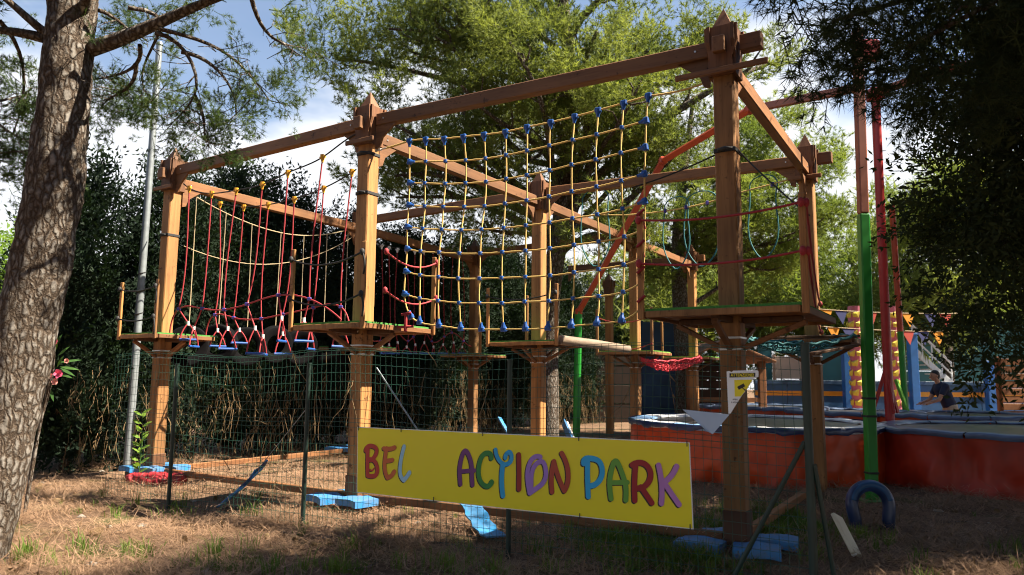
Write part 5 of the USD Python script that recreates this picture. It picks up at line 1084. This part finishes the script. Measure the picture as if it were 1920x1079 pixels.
for s in (-1, 1):
    sh = ch + A(-.01, .19 * s, .06); elb = L(-.24, .20 * s, 1.10); wr = L(-.44, .14 * s, 1.02)
    body += [capsule(ch + A(0, .08 * s, .05), sh, .08, .07), capsule(sh, elb, .058, .045), capsule(elb, wr, .043, .03), capsule(wr, wr + A(-.07, 0, -.02), .03, .036)]
    for q in range(4): body.append(capsule(wr + A(-.08, .02 * (q - 1.5), -.02), wr + A(-.15, .022 * (q - 1.5), -.05), .010, .008))
    body.append(capsule(wr + A(-.05, -.03 * s, 0), wr + A(-.10, -.055 * s, -.01), .011, .009))
    hj, kn, an = hip + A(0, .10 * s, -.04), L(.02 + .06 * s, .12 * s, .50), L(.10 + .05 * s, .12 * s, .08)
    body += [capsule(hj, kn, .10, .065), capsule(kn, an, .062, .04), capsule(an + A(.03, 0, -.03), an + A(-.15, 0, -.045), .045, .032), capsule(hd + A(.01, .085 * s, .0), hd + A(.01, .093 * s, .01), .018, .022)]
bd = obj('body', fuse(body), MATS['skin'], per, True)
shirt = [capsule(L(.10, 0, .98), L(.04, 0, 1.12), .160, .155), capsule(L(.04, 0, 1.12), ch, .155, .178), capsule(ch, L(-.11, 0, 1.46), .13, .075)]
for s in (-1, 1):
    sh = ch + A(-.01, .19 * s, .06); elb = L(-.24, .20 * s, 1.10); shirt += [capsule(ch + A(0, .08 * s, .05), sh, .092, .083), capsule(sh, sh * .5 + elb * .5, .078, .072)]
obj('shirt', fuse(shirt), MATS['shirt_navy'], bd, True)
sh_ = [capsule(hip + A(0, 0, .02), hip + A(0, 0, -.06), .158, .155)]
for s in (-1, 1): hj, kn = hip + A(0, .10 * s, -.04), L(.02 + .06 * s, .12 * s, .50); sh_.append(capsule(hj, hj * .3 + kn * .7, .118, .098))
obj('shorts', fuse(sh_), MATS['shorts_beige'], bd, True)
obj('hair', fuse([capsule(hd + A(.015, 0, .055), hd + A(.02, 0, .03), .101, .098), capsule(hd + A(.05, 0, .02), hd + A(.05, 0, -.04), .075, .06)], .02), MATS['hair'], bd, True)
for s in (-1, 1): obj('eye', trimesh.creation.icosphere(2, .012).apply_translation(hd + A(-.083, .036 * s, .012)), MATS['hair'], bd, True)
obj('mouth', tube([hd + A(-.088, -.022, -.052), hd + A(-.093, 0, -.054), hd + A(-.088, .022, -.052)], .005, 5), MATS['flower_pale'], bd, True)

# ------------------------------------------------------------------ oleander, litter and grass
g = np.random.default_rng(123)
t = thing('oleander', 'oleander twig with pink flowers showing right of the leaning trunk', 'shrub')
stem = [A(*at(60, 800, 8.2)[:2], -.05), at(75, 800, 8.2), at(95, 705, 8.1)]; obj('stem', tube(spline(stem, 10), [.02] * 5 + [.014] * 5, 6), MATS['bark'], t, True)
obj('stem', tube(spline([at(80, 780, 8.2), at(100, 690, 8.1), at(102, 650, 8.0)], 10), .010, 6), MATS['bark'], t, True)
def blade(p, d, l, w, nrm):
    s = unit(np.cross(d, nrm)); k = [p, p + d * l * .35 + s * w, p + d * l * .7 + s * w * .8, p + d * l - nrm * l * .06, p + d * l * .7 - s * w * .8, p + d * l * .35 - s * w]
    k = [np.asarray(x) for x in k]; return np.array(k), [[0, 1, 5], [1, 2, 4], [1, 4, 5], [2, 3, 4]]
for k, (x, y, ang, l) in enumerate([(104, 660, 80, .20), (108, 668, 40, .17), (110, 680, 10, .22), (112, 688, -8, .21), (112, 690, -30, .18), (100, 672, 130, .14), (106, 690, 60, .16), (98, 690, 160, .15), (104, 655, 110, .15), (102, 650, 60, .16), (90, 720, 200, .16), (95, 730, -60, .16), (70, 740, 150, .18), (108, 700, -15, .19)]):
    a = math.radians(ang); obj('leaf', blade(at(x, y, 8.1 + .02 * (k % 3)), unit(A(math.cos(a), g.normal() * .25, math.sin(a))), l, .016, unit(A(.1, -1, .5))), MATS['oleander'], t, False)
for k, (x, y, s, mt) in enumerate([(102, 641, .052, 'flower_pink'), (94, 643, .035, 'flower_pink'), (111, 701, .055, 'flower_pink'), (104, 716, .04, 'flower_pale'), (94, 705, .042, 'flower_pale'), (126, 677, .03, 'flower_pale'), (2, 562, .07, 'flower_pale'), (66, 801, .03, 'flower_pale')]):
    c = at(x, y, 8.05); fl = MB()
    for q in range(5):
        th = q * 1.2566 + k; d = unit(A(math.cos(th), -.55, math.sin(th))); v, f = blade(c, d, s * 1.1, s * .5, unit(A(0, -1, .3))); fl.add((v, f))
    v, f = blade(c, unit(A(.2, -1, .3)), s * .6, s * .3, A(0, 0, 1)); fl.add((v, f)); obj('flower', fl, MATS[mt], t, False)

def straw_patch(seed, n=75, r=.17):
    g = np.random.default_rng(seed); V, F = [], []
    for k in range(n):
        p = A(g.normal() * r * .6, g.normal() * r * .6, g.random() * .03); th = g.uniform(0, 6.28); l = g.uniform(.05, .13); d = A(math.cos(th), math.sin(th), abs(g.normal()) * .30); s = A(-math.sin(th), math.cos(th), 0) * .0026
        b = len(V); V += [p - s, p + s, p + d * l]; F.append([b, b + 1, b + 2])
    return np.array(V), np.array(F)
def grass_tuft(seed, n=26, h=.16):
    g = np.random.default_rng(seed); V, F = [], []
    for k in range(n):
        p = A(g.normal() * .04, g.normal() * .04, -.01); th = g.uniform(0, 6.28); L = h * g.uniform(.5, 1.2); ln = g.uniform(.15, .9); o = A(math.cos(th), math.sin(th), 0); s = A(-math.sin(th), math.cos(th), 0) * .0035
        m = p + o * L * ln * .35 + A(0, 0, L * .6); e = p + o * L * ln + A(0, 0, L * (1 - .25 * ln)); b = len(V); V += [p - s, p + s, m + s * .8, m - s * .8, e]; F += [[b, b + 1, b + 2], [b, b + 2, b + 3], [b + 3, b + 2, b + 4]]
    return np.array(V), np.array(F)
g = np.random.default_rng(2)
n = 2300; yy_ = 3.6 + 14 * g.random(n) ** 1.6; xx_ = (g.random(n) * 1.7 - .85) * (yy_ + .5)
pos = np.stack([xx_, yy_, gz(xx_, yy_) + .004], 1); keep = meshkit.fbm(pos * A(.8, .8, 0), 3, 31) + g.normal(size=n) * .07 > .45; pos = pos[keep]
zd = np.stack([g.normal(size=len(pos)) * .08, g.normal(size=len(pos)) * .08, np.ones(len(pos))], 1)
tag(instancer('needle_litter', None, [straw_patch(s, 300, .36) for s in (1, 2, 3, 4)], MATS['straw'], pos, zd, g.uniform(.7, 1.5, len(pos)), seed=9), 'dry fallen pine needles covering the ground', 'needle litter')
def scatter(cx, cy, rx, ry, n): a = g.normal(size=(n, 2)) * A(rx, ry); return np.stack([cx + a[:, 0], cy + a[:, 1]], 1)
sp = []
for (px, py, rx, ry, n) in [(1200, 1035, .40, .35, 170), (1290, 1005, .25, .25, 80), (1470, 985, .30, .55, 150), (1440, 1040, .2, .2, 60), (1260, 1060, .3, .25, 110), (560, 1065, .5, .2, 24), (170, 1050, .3, .2, 10), (90, 970, .5, .5, 10), (310, 1060, .8, .3, 16), (400, 960, .8, .8, 12), (960, 1075, .7, .3, 14), (620, 985, .5, .5, 6), (1700, 1060, .8, .6, 14), (1550, 900, .4, .5, 30), (130, 860, 1., .6, 14)]:
    c = on_z(px, py, 0); sp.append(scatter(c[0], c[1], rx, ry, n))
xr = g.uniform(-6, 7, 170); yr = g.uniform(4, 13, 170); sp.append(np.stack([xr, yr], 1)); sp = np.vstack(sp)
sp = sp[np.minimum.reduce([np.abs((sp - P[k][:2]) @ np.array([RV[:2], CV[:2]]).T).max(1) for k in ('A1', 'A2', 'A3')]) > .50]
pos = np.stack([sp[:, 0], sp[:, 1], gz(sp[:, 0], sp[:, 1])], 1)
tag(instancer('grass', None, [grass_tuft(s) for s in (1, 2, 3)], MATS['grass'], pos, np.stack([g.normal(size=len(pos)) * .1, g.normal(size=len(pos)) * .1, np.ones(len(pos))], 1), np.concatenate([g.uniform(.5, 1.25, len(pos) - 165), g.uniform(.2, .5, 165)]), seed=3), 'tufts of green grass growing through the pine needles', 'grass')
c = at(262, 860, 10.6); t = thing('weed_plant', 'green leafy weed between the steel pole and the left front post', 'plant'); obj('stem', tube([A(c[0], c[1], 0), c + A(.02, 0, .35)], .008, 5), MATS['oleander'], t)
for k in range(22):
    z = .15 + .85 * k / 22; th = k * 2.4; obj('leaf', blade(A(c[0], c[1], z), unit(A(math.cos(th), math.sin(th) * .6 - .2, .5)), .15, .03, unit(A(0, -.6, .8))), MATS['bush'], t, False)
# ---- cones, sticks and stones on the ground
g = np.random.default_rng(61)
def cone_mesh(seed):
    g = np.random.default_rng(seed); mb = MB()
    for k in range(46):
        z = k / 46; th = k * 2.4; r = .020 * math.sin(math.pi * (.12 + .82 * z)) ** .7; d = A(math.cos(th), math.sin(th), .35); s = A(-math.sin(th), math.cos(th), 0); c = A(math.cos(th) * r * .6, math.sin(th) * r * .6, (z - .5) * .065)
        mb.add((np.array([c - s * .006, c + s * .006, c + d * .014 + s * .004, c + d * .014 - s * .004]), np.array([[0, 1, 2], [0, 2, 3]])))
    m = mb.get(); return np.asarray(m.vertices), np.asarray(m.faces)
n = 170; y = 4.2 + 9 * g.random(n) ** 1.3; x = (g.random(n) * 1.5 - .75) * y
tag(instancer('pine_cone', None, [cone_mesh(k) for k in (1, 2)], MATS['dry_twig'], np.stack([x, y, gz(x, y) + .018], 1), g.normal(size=(n, 3)) * A(1, 1, .25), g.uniform(.8, 1.4, n), seed=6), 'brown pine cones scattered over the ground', 'pine cones')
n = 230; y = 4.2 + 9 * g.random(n) ** 1.3; x = (g.random(n) * 1.6 - .8) * y; mb = MB()
for k in range(n):
    th = g.uniform(0, 6.28); L = g.uniform(.08, .45); d = A(math.cos(th), math.sin(th), 0); p = A(x[k], y[k], float(gz(x[k], y[k])) + .015); q = [p, p + d * L * .5 + A(g.normal() * .02, g.normal() * .02, .012), p + d * L + A(0, 0, g.uniform(0, .03))]; mb.add(tube(q, [.005, .004, .002], 4, False))
t = thing('fallen_twigs', 'thin dry twigs lying about on the needle covered ground', 'twigs', kind='stuff'); obj('twigs', mb, MATS['bark'], t, True)
n = 60; y = 4.5 + 8 * g.random(n); x = (g.random(n) * 1.5 - .75) * y; mb = MB()
for k in range(n):
    m = trimesh.creation.icosphere(1); v = np.array(m.vertices) * g.uniform(.012, .04) * A(1.2, 1, .6) * (1 + .3 * g.normal(size=(42, 1))); mb.add((v + A(x[k], y[k], float(gz(x[k], y[k])) + .006), m.faces))
t = thing('small_stones', 'small pale stones lying among the pine needles', 'stones', kind='stuff'); obj('stones', mb, plain('stone', (0.26, 0.24, 0.21), .9, .25, 12), t)
